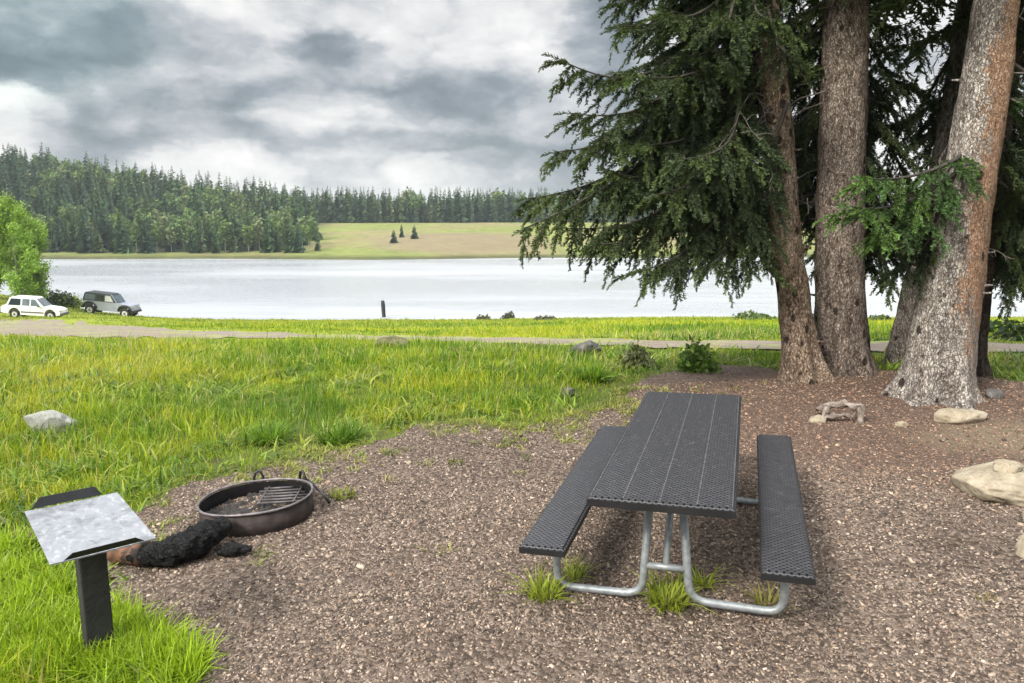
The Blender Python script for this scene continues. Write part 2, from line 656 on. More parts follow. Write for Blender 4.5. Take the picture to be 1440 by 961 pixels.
def tube_arrays(P, rad, seg=8, caps=False, rfun=None):
    P = np.asarray(P, float)
    n = len(P)
    rad = np.broadcast_to(np.asarray(rad, float), (n,))
    T = norm(np.gradient(P, axis=0))
    ref = np.array([1., 0, 0]) if abs(T[0][0]) < .8 else np.array([0, 1., 0])
    V = []
    u = ref
    th = np.linspace(0, 2 * np.pi, seg, endpoint=False)
    for i in range(n):
        u = norm(u - T[i] * np.dot(u, T[i]))
        w = np.cross(T[i], u)
        r = rad[i] if rfun is None else rad[i] * rfun(i, th)
        V.append(P[i] + (np.cos(th) * r)[:, None] * u + (np.sin(th) * r)[:, None] * w)
    V = np.concatenate(V)
    i, j = np.meshgrid(np.arange(n - 1), np.arange(seg), indexing='ij')
    a = (i * seg + j).ravel()
    b = (i * seg + (j + 1) % seg).ravel()
    Fq = np.stack([a, b, b + seg, a + seg], 1)
    if caps:
        V = np.concatenate([V, [P[0]], [P[-1]]])
        c0, c1 = n * seg, n * seg + 1
        j = np.arange(0, seg, 1)
        k = (j + 1) % seg
        Fq = np.concatenate([Fq, np.stack([k, j, np.full(seg, c0), np.full(seg, c0)], 1),
                             np.stack([(n - 1) * seg + j, (n - 1) * seg + k, np.full(seg, c1), np.full(seg, c1)], 1)])
    return V, Fq


def bm_obj(name, bm, mats, parent=None, loc=(0, 0, 0), smooth=False, bevel=0):
    if bevel:
        es = [e for e in bm.edges if len(e.link_faces) == 2 and e.calc_face_angle(0) > .6]
        bmesh.ops.bevel(bm, geom=es, offset=bevel, segments=2, affect='EDGES', profile=.5)
    me = bpy.data.meshes.new(name)
    bm.to_mesh(me)
    bm.free()
    return link(name, me, mats, parent, loc, smooth)


def bm_tube(bm, P, rad, seg=10):
    V, Fq = tube_arrays(P, rad, seg, True)
    vs = [bm.verts.new(v) for v in V]
    for f in Fq:
        ids = list(dict.fromkeys(f.tolist()))
        bm.faces.new([vs[i] for i in ids])


def bm_box(bm, c, s, rot=None):
    m = Matrix.Translation(c) @ (rot if rot else Matrix.Identity(4)) @ Matrix.Diagonal((*s, 1))
    return bmesh.ops.create_cube(bm, size=1, matrix=m)['verts']


def bend(pts, r=.08, n=6):
    """poly line with rounded corners"""
    pts = [np.array(p, float) for p in pts]
    out = [pts[0]]
    for i in range(1, len(pts) - 1):
        a = norm(pts[i - 1] - pts[i])
        b = norm(pts[i + 1] - pts[i])
        p0, p1 = pts[i] + a * r, pts[i] + b * r
        for t in np.linspace(0, 1, n):
            out.append((1 - t) ** 2 * p0 + 2 * t * (1 - t) * pts[i] + t * t * p1)
    out.append(pts[-1])
    return np.array(out)


def copy_tree(o, parent=None):
    c = o.copy()
    C.objects.link(c)
    if parent:
        c.parent = parent
    for ch in o.children:
        copy_tree(ch, c)
    return c
# ------------------------------------------------------------------ value noise
_tab = np.random.default_rng(3).random((256, 256))


def vnoise(x, y, s, oct=3):
    out, amp, tot = 0, 1, 0
    for o in range(oct):
        fx, fy = np.asarray(x) / s + 17.3 * o, np.asarray(y) / s + 9.1 * o
        ix, iy = np.floor(fx).astype(int), np.floor(fy).astype(int)
        tx, ty = fx - ix, fy - iy
        tx, ty = tx * tx * (3 - 2 * tx), ty * ty * (3 - 2 * ty)
        g = lambda a, b: _tab[a & 255, b & 255]
        v = (g(ix, iy) * (1 - tx) + g(ix + 1, iy) * tx) * (1 - ty) + (g(ix, iy + 1) * (1 - tx) + g(ix + 1, iy + 1) * tx) * ty
        out = out + amp * v
        tot += amp
        amp *= .5
        s *= .5
    return out / tot


# ------------------------------------------------------------------ ground sheet, lake
def grid_mesh(xs, ys, off=0.0):
    X, Y = np.meshgrid(xs, ys, indexing='ij')
    Z = H(X, Y) + off
    V = np.stack([X.ravel(), Y.ravel(), Z.ravel()], 1)
    nx, ny = len(xs), len(ys)
    i, j = np.meshgrid(np.arange(nx - 1), np.arange(ny - 1), indexing='ij')
    a = (i * ny + j).ravel()
    return V, np.stack([a, a + ny, a + ny + 1, a + 1], 1)


xs = np.sinh(np.linspace(-7.2, 7.2, 281)) * 2.2
ys = np.concatenate([np.linspace(-1200, -20, 12), np.arange(-16, 14, .25), np.arange(14, 100, 1.2), np.arange(101, 225, 6.0),
                     np.arange(225, 260, 1.2), np.arange(260, 470, 5.0), np.linspace(500, 1500, 12)])
V, Fq = grid_mesh(xs, ys)
tag(link('ground', np_mesh('ground', V, Fq), M['ground']), kind='structure')

wv = np.array([[-900, 40, WL], [900, 40, WL], [900, 260, WL], [-900, 260, WL]])
tag(link('lake_water', np_mesh('lake_water', wv, [[0, 1, 2, 3]]), M['water'], smooth=False), kind='structure')

# ------------------------------------------------------------------ gravel pad
pad_px = [(262, 958), (275, 915), (240, 880), (190, 842), (150, 800), (60, 775), (8, 765), (70, 738), (200, 722), (222, 694), (300, 672), (380, 652), (430, 641), (520, 622), (600, 603),
          (680, 598), (740, 602), (800, 592), (850, 577), (882, 548), (925, 524), (1000, 517), (1100, 521), (1240, 524),
          (1390, 530), (1440, 540), (1560, 552)]
pp = [ground(u, v)[:2] for u, v in pad_px]
pad_poly = np.array(pp + [np.array([11.5, 6]), np.array([10, -3]), np.array([-1.5, -3]), np.array([-1.5, 1.5])])


def sdist(P, poly):
    """positive inside"""
    P = np.atleast_2d(P)
    d = np.full(len(P), 1e9)
    inside = np.zeros(len(P), bool)
    n = len(poly)
    for i in range(n):
        a, b = poly[i], poly[(i + 1) % n]
        ab = b - a
        t = np.clip(((P - a) @ ab) / (ab @ ab + 1e-12), 0, 1)
        d = np.minimum(d, np.linalg.norm(P - (a + t[:, None] * ab), axis=1))
        c = ((a[1] > P[:, 1]) != (b[1] > P[:, 1])) & (P[:, 0] < (b[0] - a[0]) * (P[:, 1] - a[1]) / (b[1] - a[1] + 1e-12) + a[0])
        inside ^= c
    return np.where(inside, d, -d)


RING = at(361, 685, z=.17)


def pad_d(x, y):
    return sdist(np.stack([x, y], 1), pad_poly) + .75 * (vnoise(x, y, .8, 4) - .5)


gx = np.arange(-6, 9.0, .05)
gy = np.arange(1.2, 11.6, .05)
V, Fq = grid_mesh(gx, gy, .018)
V[:, 2] += .022 * (vnoise(V[:, 0], V[:, 1], .35, 3) - .5)
cen = V[Fq].mean(1)
keep = pad_d(cen[:, 0], cen[:, 1]) > 0
Fq = Fq[keep]
used, inv = np.unique(Fq, return_inverse=True)
tag(link('gravel_path', np_mesh('gravel_path', V[used], inv.reshape(-1, 4)), M['pad']), kind='structure')


def G(x, y):
    return float(H(x, y)) + .018


# gravel and bark chips: loose litter nobody could count
ch_acc = Acc()
for y0, y1, dens in ((2.7, 4.3, 4600), (4.3, 6.2, 2900), (6.2, 9.8, 1200)):
    x0, x1 = -.75 * y1 - .5, .75 * y1 + 1.0
    n = int((y1 - y0) * (x1 - x0) * dens)
    x = rng.uniform(x0, x1, n)
    y = rng.uniform(y0, y1, n)
    k = pad_d(x, y) > rng.uniform(-.08, .12, n)
    k &= vnoise(x, y, .5, 2) > rng.uniform(-.1, .42, n)
    x, y = x[k], y[k]
    n = len(x)
    s = .75 + .06 * y
    L = s * rng.gamma(4, .0024, n) + .003
    W = L * rng.uniform(.28, .65, n)
    T = L * rng.uniform(.15, .5, n)
    base = np.array([[-1, -1, -1], [1, -1, -1], [1, 1, -1], [-1, 1, -1], [-1, -1, 1], [1, -1, 1], [1, 1, 1], [-1, 1, 1]], float)
    v = base[None] * (1 + rng.uniform(-.4, .3, (n, 8, 3)))
    v *= np.stack([L, W, T], 1)[:, None, :] * .5
    az, tx, ty = rng.uniform(0, 6.28, n), rng.normal(0, .3, n), rng.normal(0, .3, n)
    ca, sa = np.cos(az)[:, None], np.sin(az)[:, None]
    z2 = v[..., 2] + v[..., 0] * tx[:, None] + v[..., 1] * ty[:, None]
    px = v[..., 0] * ca - v[..., 1] * sa + x[:, None]
    py = v[..., 0] * sa + v[..., 1] * ca + y[:, None]
    pz = z2 + (H(x, y) + .018 + .022 * (vnoise(x, y, .35, 3) - .5) + T * .3)[:, None]
    fb = np.array([[0, 1, 5, 4], [1, 2, 6, 5], [2, 3, 7, 6], [3, 0, 4, 7], [4, 5, 6, 7]])
    faces = (fb[None] + (np.arange(n) * 8)[:, None, None]).reshape(-1, 4)
    pal = np.array([(.045, .036, .03), (.10, .078, .062), (.17, .135, .108), (.25, .20, .162), (.32, .262, .212), (.40, .345, .295), (.17, .115, .08)])
    pr = np.array([.17, .23, .25, .20, .07, .015, .065])
    col = pal[rng.choice(7, n, p=pr)] * rng.uniform(.85, 1.5, (n, 1)) * np.array([1.06, 1.0, .93])
    lit = np.clip(1.5 - ((x - 4) / 2.6) ** 2 - ((y - 8.1) / 2.4) ** 2 + rng.normal(0, .3, n), 0, 1)[:, None]
    col = col * (1 - .75 * lit) + .75 * lit * col * np.array([1.0, .80, .68])
    ch_acc.add(np.stack([px, py, pz], -1).reshape(-1, 3), faces, np.repeat(col, 8, 0))
ch = link('gravel', ch_acc.mesh('gravel'), M['chip'], smooth=False)
tag(ch, 'loose gravel and bark chips covering the trampled picnic clearing', 'gravel', kind='stuff')

# ------------------------------------------------------------------ dirt road
road_px = [(-60, 455, 470, 0), (30, 450, 476, 0), (130, 457, 475, 0), (230, 464, 477, 0), (330, 467.5, 477, 0), (480, 472, 479, 0), (620, 475, 482, 0),
           (760, 477.5, 485.5, 0), (900, 479, 489, 0), (1060, 480.5, 493, 0), (1250, 481.5, 497, 0), (1440, 483, 500, 0), (1700, 485, 504, 0)]
rl = [(ground(u, a)[:2], ground(u, b)[:2]) for u, a, b, _ in road_px]


def catmull(P, n=14):
    P = np.asarray(P)
    out = []
    for i in range(len(P) - 1):
        p0, p1, p2, p3 = P[max(i - 1, 0)], P[i], P[i + 1], P[min(i + 2, len(P) - 1)]
        for t in np.linspace(0, 1, n, endpoint=False):
            out.append(.5 * (2 * p1 + (p2 - p0) * t + (2 * p0 - 5 * p1 + 4 * p2 - p3) * t * t + (3 * p1 - p0 - 3 * p2 + p3) * t ** 3))
    out.append(P[-1])
    return np.array(out)


ra, rb = catmull([a for a, b in rl], 30), catmull([b for a, b in rl], 30)
mid_ = (ra + rb) / 2
ra = ra + (ra - mid_) * (1.1 * (vnoise(ra[:, 0], ra[:, 1], 1.6, 3) - .5))[:, None]
rb = rb + (rb - mid_) * (1.1 * (vnoise(rb[:, 0], rb[:, 1], 1.2, 3) - .5))[:, None]
ts = np.linspace(0, 1, 13)
RP = ra[:, None] * (1 - ts)[None, :, None] + rb[:, None] * ts[None, :, None]
nr = len(ra)
RPf = RP.reshape(-1, 2)
Vr = np.column_stack([RPf, H(RPf[:, 0], RPf[:, 1]) + .03])
i, j = np.meshgrid(np.arange(nr - 1), np.arange(12), indexing='ij')
a = (i * 13 + j).ravel()
Fr = np.stack([a, a + 1, a + 14, a + 13], 1)
tag(link('dirt_road', np_mesh('dirt_road', Vr, Fr), M['road']), kind='structure')
_o1, _o2 = np.argsort(ra[:, 0]), np.argsort(rb[:, 0])


def road_d(x, y):
    """positive on the road"""
    return np.minimum(np.interp(x, ra[_o1, 0], ra[_o1, 1]) - y, y - np.interp(x, rb[_o2, 0], rb[_o2, 1]))


# ------------------------------------------------------------------ grass
gr_acc = Acc()


def grass_cols(x, y, n, r):
    A = np.array((.41, .405, .03))
    B = np.array((.235, .34, .018))
    D = np.array((.075, .17, .012))
    S = np.array((.40, .37, .13))
    f = vnoise(x, y, .55, 2) * .36 + vnoise(x, y, 2.2, 2) * .34 + vnoise(x, y * .6, 7.0, 2) * .30 + r.normal(0, .09, n)
    f = np.clip((f - .345) / .32, 0, 1)[:, None]
    c = np.where(f < .5, D + (B - D) * f * 2, B + (A - B) * (f * 2 - 1))
    s = (r.random(n) < .03 + .10 * (vnoise(x, y, 2.4, 2) > .6))[:, None]
    c = np.where(s, S, c)
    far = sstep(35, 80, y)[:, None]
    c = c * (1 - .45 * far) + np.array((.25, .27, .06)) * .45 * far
    return c * r.uniform(.8, 1.2, (n, 1))


def blades(acc, x, y, z, h, w, lean, az, col, seg=2, curl=1.6):
    n = len(x)
    lv = np.linspace(0, 1, seg + 1)
    dx, dy = np.cos(az), np.sin(az)
    sx, sy = -dy, dx
    rot = rng.normal(0, .5, n)
    sx, sy = sx * np.cos(rot) - sy * np.sin(rot), sx * np.sin(rot) + sy * np.cos(rot)
    Vs = []
    for t in lv:
        off = lean * h * t ** curl
        zz = z - .012 + h * (t - .35 * lean * t * t)
        ww = w * (1 - t ** 1.5 * .9) * (.75 + .5 * math.sin(math.pi * min(1, t * 1.1)))
        for s in (-.5, .5):
            Vs.append(np.stack([x + dx * off + sx * ww * s, y + dy * off + sy * ww * s, zz], 1))
    Vv = np.stack(Vs, 1)
    m = 2 * (seg + 1)
    fb = np.array([[2 * i, 2 * i + 1, 2 * i + 3, 2 * i + 2] for i in range(seg)])
    faces = (fb[None] + (np.arange(n) * m)[:, None, None]).reshape(-1, 4)
    tipc = np.concatenate([np.repeat(1 + .16 * t * np.array([[1.0, .55, .2]]), 2, 0) for t in lv])
    cc = col[:, None, :] * tipc[None]
    acc.add(Vv.reshape(-1, 3), faces, cc.reshape(-1, 3))


for y0, y1, dens, hm in ((1.6, 4.6, 2300, .15), (4.6, 6.5, 2100, .15), (6.5, 9, 1500, .17), (9, 13, 900, .18), (13, 19, 440, .19), (19, 28, 200, .15), (28, 46, 85, .15), (46, 98, 26, .17)):
    x0, x1 = -.74 * y1 - 1.5, .74 * y1 + 1.5
    n = int((y1 - y0) * (x1 - x0) * dens)
    x = rng.uniform(x0, x1, n)
    y = rng.uniform(y0, y1, n)
    if y0 < 20:     # clumping
        cx, cy = rng.uniform(x0, x1, n // 7), rng.uniform(y0, y1, n // 7)
        q = rng.integers(0, n // 7, n)
        mv = rng.random(n) < .6
        sp_ = .035 + .003 * y1
        x = np.where(mv, cx[q] + rng.normal(0, sp_, n), x)
        y = np.where(mv, cy[q] + rng.normal(0, sp_, n), y)
    h0 = H(x, y)
    k = h0 > WL + .35
    d = pad_d(x, y)
    edge = np.clip(-d / np.where(y > 6.5, .9, .35), 0, 1)
    k &= (d < 0) & (rng.random(n) < .25 + .9 * edge)
    rd = road_d(x, y) + .5 * (vnoise(x, y, 1.5, 2) - .5)
    k &= (rd < .0) | (rng.random(n) < np.where((rd < .7) | (vnoise(x, y, 4.0, 2) > .60), .35, .05))
    dens_n = vnoise(x, y, 1.1, 3)
    k &= dens_n > rng.uniform(.05, .50, n)
    x, y, h0, edge = x[k], y[k], h0[k], edge[k]
    n = len(x)
    hh = hm * rng.gamma(7, 1 / 7, n) * (.15 + 1.0 * vnoise(x, y, 1.6, 2) + 1.1 * np.clip(vnoise(x + 31, y, .42, 2) - .35, 0, 1)) * (.45 + .55 * edge)
    hh *= np.where((x > 1.2) & (y < 13), .7, 1.0)
    rdd = road_d(x, y)
    hh *= .3 + .7 * np.clip(-rdd / 4.0, 0, 1)
    w = np.maximum(rng.uniform(.0045, .0105, n), .00105 * y)
    blades(gr_acc, x, y, h0, hh, w, rng.gamma(2.2, .22, n).clip(0, 1.4), rng.uniform(0, 6.28, n), grass_cols(x, y, n, rng), 3 if y0 < 6 else 2)
# dense bright blades in the corner below the utility table
cz = []
for u, v in [(30, 860), (90, 930), (40, 945), (170, 900), (215, 905), (150, 940), (240, 930), (12, 820), (70, 840), (190, 865), (60, 905), (20, 900), (110, 885), (200, 945), (5, 780), (265, 950)]:
    cz.append(ground(u, v))
cz = np.array(cz)
q = rng.integers(0, len(cz), 9000)
x = cz[q, 0] + rng.normal(0, .10, 9000)
y = cz[q, 1] + rng.normal(0, .10, 9000)
k = pad_d(x, y) < .04
x, y = x[k], y[k]
n = len(x)
blades(gr_acc, x, y, H(x, y), rng.uniform(.08, .22, n), rng.uniform(.006, .014, n), rng.gamma(2.5, .25, n).clip(0, 1.5), rng.uniform(0, 6.28, n),
       np.array((.27, .40, .022)) * rng.uniform(.6, 1.3, (n, 1)), 3)
# short sparse tufts straying over the ragged edge of the clearing
n = 9500
x, y = rng.uniform(-5, 4.2, n), rng.uniform(4.6, 9.6, n)
d = pad_d(x, y)
k = (np.hypot(x - RING[0], y - RING[1]) > .55) & (d > -.1) & (d < rng.gamma(1.2, .28, n)) & (vnoise(x, y, .5, 2) > .40) & (vnoise(x + 9, y, 1.6, 2) > .33)
x, y = x[k], y[k]
x, y = np.repeat(x, 14), np.repeat(y, 14)
n = len(x)
x, y = x + rng.normal(0, .035, n), y + rng.normal(0, .035, n)
pal = np.array([(.26, .31, .05), (.19, .25, .04), (.33, .33, .09), (.15, .17, .05)])
blades(gr_acc, x, y, H(x, y) + .015, rng.uniform(.03, .10, n), rng.uniform(.006, .014, n), rng.gamma(3, .35, n).clip(.2, 1.8), rng.uniform(0, 6.28, n),
       pal[(np.arange(n) // 14 * 5) % 4] * rng.uniform(.75, 1.25, (n, 1)), 2)
n = 5200
x, y = rng.uniform(-16, 8, n), rng.uniform(4.5, 20, n)
k = (pad_d(x, y) < -.15) & (road_d(x, y) < 0) & (vnoise(x, y, 2.5, 2) > .45)
x, y = x[k], y[k]
n = len(x)
blades(gr_acc, x, y, H(x, y), rng.uniform(.18, .40, n), np.maximum(.004, .0009 * y), rng.gamma(2, .15, n).clip(0, .8), rng.uniform(0, 6.28, n),
       np.array((.40, .36, .17)) * rng.uniform(.7, 1.2, (n, 1)), 2)
# broad leaved weeds and seed stalks mixed into the meadow
for (y0, y1, dens, wl) in ((2.4, 6.5, 260, .022), (6.5, 12, 130, .028), (12, 20, 45, .035)):
    x0, x1 = -.74 * y1 - 1.5, .74 * y1 + 1.5
    n = int((y1 - y0) * (x1 - x0) * dens)
    cx, cy = rng.uniform(x0, x1, n // 9), rng.uniform(y0, y1, n // 9)
    q = rng.integers(0, n // 9, n)
    x = cx[q] + rng.normal(0, .05 + .004 * y1, n)
    y = cy[q] + rng.normal(0, .05 + .004 * y1, n)
    k = (np.hypot(x - RING[0], y - RING[1]) > .55) & (pad_d(x, y) < rng.uniform(-.25, .12, n)) & (road_d(x, y) < 0) & (H(x, y) > WL + .4)
    k &= vnoise(x, y, 1.4, 2) > .30
    x, y, q = x[k], y[k], q[k]
    n = len(x)
    pal = np.array([(.20, .30, .04), (.13, .22, .03), (.32, .36, .06), (.075, .14, .03), (.24, .27, .09)])
    col = pal[(q * 7) % 5] * rng.uniform(.75, 1.25, (n, 1))
    blades(gr_acc, x, y, H(x, y), rng.uniform(.06, .20, n) * (1 + .02 * y), rng.uniform(.6, 1.3, n) * wl, rng.gamma(3.5, .3, n).clip(.3, 1.7), rng.uniform(0, 6.28, n), col, 3)
tag(link('grass', gr_acc.mesh('grass'), M['grass']), 'lush yellow green meadow grass sloping from the clearing to the lake', 'grass', kind='stuff')

# ------------------------------------------------------------------ weed clumps
def weed(name, p, r, h, n, label, cat='weed', group='weed clumps in the gravel clearing', col=(.26, .32, .04), wide=(.007, .016)):
    acc = Acc()
    a = rng.uniform(0, 6.28, n)
    rr = r * np.sqrt(rng.random(n)) * .55
    x, y = rr * np.cos(a), rr * np.sin(a)
    blades(acc, x, y, np.zeros(n), h * rng.uniform(.45, 1.15, n), rng.uniform(*wide, n), rng.gamma(3, .28, n).clip(.1, 1.7),
           a + rng.normal(0, .7, n), np.array(col) * rng.uniform(.65, 1.35, (n, 1)), 3)
    o = link(name, acc.mesh(name), M['grass'], loc=(p[0], p[1], G(p[0], p[1])))
    return tag(o, label, cat, group)


weed('weed_clump', ground(764, 842), .16, .17, 130, 'weed clump growing at the left foot of the picnic table')
weed('weed_clump', ground(805, 818), .11, .15, 60, 'small weed clump under the left bench seat')
weed('weed_clump', ground(938, 852), .20, .19, 170, 'broad weed clump between the two near pipe legs of the picnic table')
weed('weed_clump', ground(990, 826), .10, .17, 40, 'sparse weed just right of the near pipe legs')
weed('weed_clump', ground(1080, 858), .12, .15, 60, 'small weed clump under the near end of the right bench', col=(.20, .19, .05))
weed('weed_clump', ground(482, 702), .16, .10, 90, 'low weed clump right beside the fire ring', col=(.17, .20, .03))
weed('weed_clump', ground(1385, 845), .10, .04, 40, 'tiny yellowish weed lying in the gravel at lower right', col=(.20, .17, .06))
weed('weed_clump', ground(640, 655), .12, .07, 40, 'thin weed in the open gravel behind the left bench', col=(.13, .15, .03))
weed('tall_weed', ground(832, 537), .32, .30, 200, 'rounded bright weed in the grass below the dark grey stone', 'weed', 'tall weeds beside the dirt road', (.13, .24, .02), (.012, .03))
weed('tall_weed', ground(378, 622), .30, .25, 260, 'dark green weed clump at the grass edge behind the fire ring', 'weed', 'dark weeds at the grass edge', (.12, .22, .022), (.008, .018))
weed('tall_weed', ground(478, 622), .34, .27, 260, 'dark green weed clump at the grass edge, right of the one behind the fire ring', 'weed', 'dark weeds at the grass edge', (.10, .19, .02), (.008, .018))


# ------------------------------------------------------------------ rocks
def rock(name, p, s, seed, m, label, cat='rock', group=None, rotz=0, sink=.25, flat=.0, sub=4, jag=.28, base=None, nf=5):
    bm = bmesh.new()
    bmesh.ops.create_icosphere(bm, subdivisions=sub, radius=1)
    from mathutils import noise as mn
    for v in bm.verts:
        c = v.co.copy()
        d = 1 + jag * mn.noise(c * 1.1 + Vector((seed, 0, 0))) + jag * .5 * mn.noise(c * 2.6 + Vector((0, seed, 0))) + jag * .22 * mn.noise(c * 7 + Vector((seed, seed, 0)))
        # flattened facets
        c = c * d
        for kx in range(nf):
            r = random.Random(seed * 13 + kx)
            nrm = Vector((r.uniform(-1, 1), r.uniform(-1, 1), r.uniform(-.2, 1))).normalized()
            lim = r.uniform(.62, .9)
            e = c.dot(nrm) - lim
            if e > 0:
                c -= nrm * e * .8
        v.co = Vector((c.x * s[0], c.y * s[1], c.z * s[2]))
    z = (G(p[0], p[1]) if base is None else base) + s[2] * (1 - 2 * sink) * .9
    o = bm_obj(name, bm, m, loc=(p[0], p[1], z), smooth=True)
    o.rotation_euler = (0, 0, rotz)
    return tag(o, label, cat, group)


p = ground(1410, 706)
rock('boulder', (p[0] + .12, p[1] + .22), (.44, .34, .145), 4, M['rock_tan'], 'large flat tan boulder at the right edge carrying a small stone', 'rock', None, .3, .25, nf=11, sub=5)
bo = bpy.data.objects['boulder']
bpy.context.view_layer.update()
bv = np.array([bo.matrix_world @ v.co for v in bo.data.vertices])
p2 = at(1418, 660, y=p[1] + .16)
zt = bv[np.argsort(np.hypot(bv[:, 0] - p2[0], bv[:, 1] - p2[1]))[:12], 2].max()
rock('stone', (p2[0], p2[1]), (.125, .09, .05), 9, M['rock_tan'], 'small rounded stone lying on top of the flat tan boulder', 'rock', None, .2, .12, base=zt - .012)
p = ground(1356, 598)
rock('flat_stone', (p[0], p[1] + .12), (.29, .19, .095), 12, M['rock_tan'], 'flat tan stone lying at the foot of the orange barked trunk', 'rock', None, .05, .28, nf=9)
p = ground(1452, 742)
rock('stone', (p[0] + .05, p[1]), (.12, .10, .07), 21, M['rock_tan'], 'tan stone below the flat boulder, cut by the right picture edge', 'rock', None, .2)
p = ground(1452, 790)
rock('stone', (p[0] + .04, p[1]), (.13, .12, .11), 27, M['rock_tan'], 'upright pale stone nearest the camera at the right picture edge', 'rock', None, .5)
p = ground(72, 606)
rock('boulder', (p[0], p[1]), (.26, .16, .15), 33, M['rock_pale'], 'pale grey boulder half sunk in the meadow grass', 'rock', None, .1, .30)
p = ground(824, 500)
rock('stone', (p[0], p[1]), (.29, .2, .19), 41, M['rock_dark'], 'dark grey stone alone in the grass near the road', 'rock', None, .2, .25)
p = ground(552, 489)
rock('earth_mound', (p[0], p[1]), (.40, .3, .17), 45, M['mound'], 'low brown earth mound in the grass beside the road', 'mound', None, .1, .3, jag=.18)
p = ground(800, 556)
rock('stone', (p[0], p[1]), (.10, .08, .06), 52, M['rock_dark'], 'small dark stone in the thin grass left of the table end', 'rock', None, .1)
for kk, (u, v, s_, lb) in enumerate([(1150, 596, .07, 'small brown stone left of the bleached root'), (1398, 560, .10, 'small brown stone right of the orange barked trunk'),
                                     (575, 655, .03, 'pebble lying in the open gravel behind the benches'), (1268, 602, .05, 'small stone between the bleached root and the flat tan stone')]):
    p = ground(u, v)
    rock('stone', (p[0], p[1]), (s_ * 1.3, s_, s_ * .7), 60 + kk, M['rock_tan'] if kk != 1 else M['rock_dark'], lb, 'rock', None, kk, sub=3)

# bleached root beside the spruces
bm = bmesh.new()
g0 = lambda u, v, z: (lambda q: np.array([q[0], q[1], G(q[0], q[1]) + z]))(ground(u, v))
rb_ = g0(1183, 596, 0)
yr = rb_[1]
K = lambda u, v, dy=0: at(u, v, y=yr + dy) - rb_ - np.array([0, 0, .03])
bm_tube(bm, [K(1150, 572, .25), K(1168, 566, .15), K(1188, 565, .05), K(1206, 569), K(1216, 573)], [.022, .034, .036, .036, .026], 9)
bm_tube(bm, [K(1212, 571), K(1211, 580, -.02), K(1208, 590, -.02), K(1210, 602, 0)], [.034, .03, .03, .04], 9)
bm_tube(bm, [K(1165, 568, .1), K(1158, 578, .02), K(1156, 588, 0), K(1158, 602, 0)], [.03, .022, .022, .028], 9)
bm_tube(bm, [K(1158, 583, .0), K(1175, 581, .03), K(1200, 580, .03)], [.02, .025, .018], 7)
bmesh.ops.subdivide_edges(bm, edges=bm.edges[:], cuts=3, use_grid_fill=True)
from mathutils import noise as mnoise
for v in bm.verts:
    v.co += Vector((mnoise.noise(v.co * 14), mnoise.noise(v.co * 14 + Vector((5, 0, 0))), mnoise.noise(v.co * 14 + Vector((0, 7, 0))))) * .030 + Vector((mnoise.noise(v.co * 40), mnoise.noise(v.co * 40 + Vector((5, 0, 0))), mnoise.noise(v.co * 40 + Vector((0, 7, 0))))) * .012
tag(bm_obj('tree_root', bm, M['root'], loc=rb_, smooth=True), 'bleached gnarled root arching out of the litter in front of the trunks', 'root')

# ------------------------------------------------------------------ shore shrubs, small plants
def bush(name, p, rx, rz, n, leaf, col, label, cat='shrub', group='shrubs along the lake shore', ry=None):
    ry = ry or rx
    v = norm(rng.normal(0, 1, (n, 3)))
    v[:, 2] = np.abs(v[:, 2])
    lump = 1 + .35 * np.sin(v[:, 0] * 4 + p[0]) * np.cos(v[:, 1] * 5) + rng.normal(0, .12, n)
    c = v * (rng.random((n, 1)) ** .4) * lump[:, None] * np.array([rx, ry, rz])
    acc = Acc()
    leaf_quads(acc, c, leaf, np.array(col) * rng.uniform(.55, 1.5, (n, 1)))
    for q in range(9):
        e = c[int(rng.integers(0, n))] * .9
        acc.add(*tube_arrays([[0, 0, -.02], e * [.35, .35, .6], e], [.012 * rx, .010 * rx, .006 * rx], 4), (.12, .13, .06))
    o = link(name, acc.mesh(name), M['leaf'], loc=(p[0], p[1], p[2] - .03), smooth=False)
    return tag(o, label, cat, group)


def leaf_quads(acc, c, size, col, m=0, updir=None):
    n = len(c)
    d = norm(rng.normal(0, 1, (n, 3)))
    e = norm(np.cross(d, rng.normal(0, 1, (n, 3))))
    s = size * rng.uniform(.6, 1.4, (n, 1))
    a, b = d * s, e * s * .6
    V = np.stack([c - a, c - b * .9, c + a, c + b], 1).reshape(-1, 3)
    Fq = np.arange(4 * n).reshape(-1, 4)
    acc.add(V, Fq, np.repeat(col, 4, 0), m)


for u, v, w, h, col, lb in [(287, 446, 40, 10, (.06, .075, .04), 'low dark shrub on the shore line right of the jeep'),
                            (365, 448, 22, 8, (.06, .075, .035), 'low shore shrub, first one right of the darkest one near the jeep'),
                            (402, 449, 18, 6, (.09, .09, .05), 'tiny brownish shore shrub midway between jeep and post'),
                            (455, 448, 14, 7, (.05, .06, .035), 'small dark shore shrub just left of the leaning post'),
                            (496, 450, 14, 6, (.06, .07, .035), 'tiny shore shrub nearest left of the leaning post'),
                            (680, 451, 22, 7, (.10, .10, .06), 'flat olive shrub on the shore, left one of the close pair right of the post'),
                            (716, 449, 18, 10, (.075, .085, .05), 'darker upright shrub on the shore, right one of the close pair'),
                            (765, 451, 34, 6, (.10, .11, .06), 'wide flat shrub on the shore left of the hanging spruce boughs'),
                            (1056, 452, 56, 13, (.10, .15, .035), 'largest rounded green shrub on the shore left of the trunks'),
                            (1240, 452, 30, 8, (.09, .12, .035), 'low green shore shrub seen between the spruce trunks')]:
    p = ground(u, v)
    px = p[1] / F
    bush('shore_shrub', p, w * px * .5, h * px, 420, .16, col, lb)
p = at(75, 404, y=86.0)
p[2] = float(H(p[0], p[1]))
bush('dark_shrub', p, 2.1, 1.6, 900, .22, (.045, .07, .035), 'dark green shrub on the bank right of the aspens', group=None)
p = ground(1425, 478)
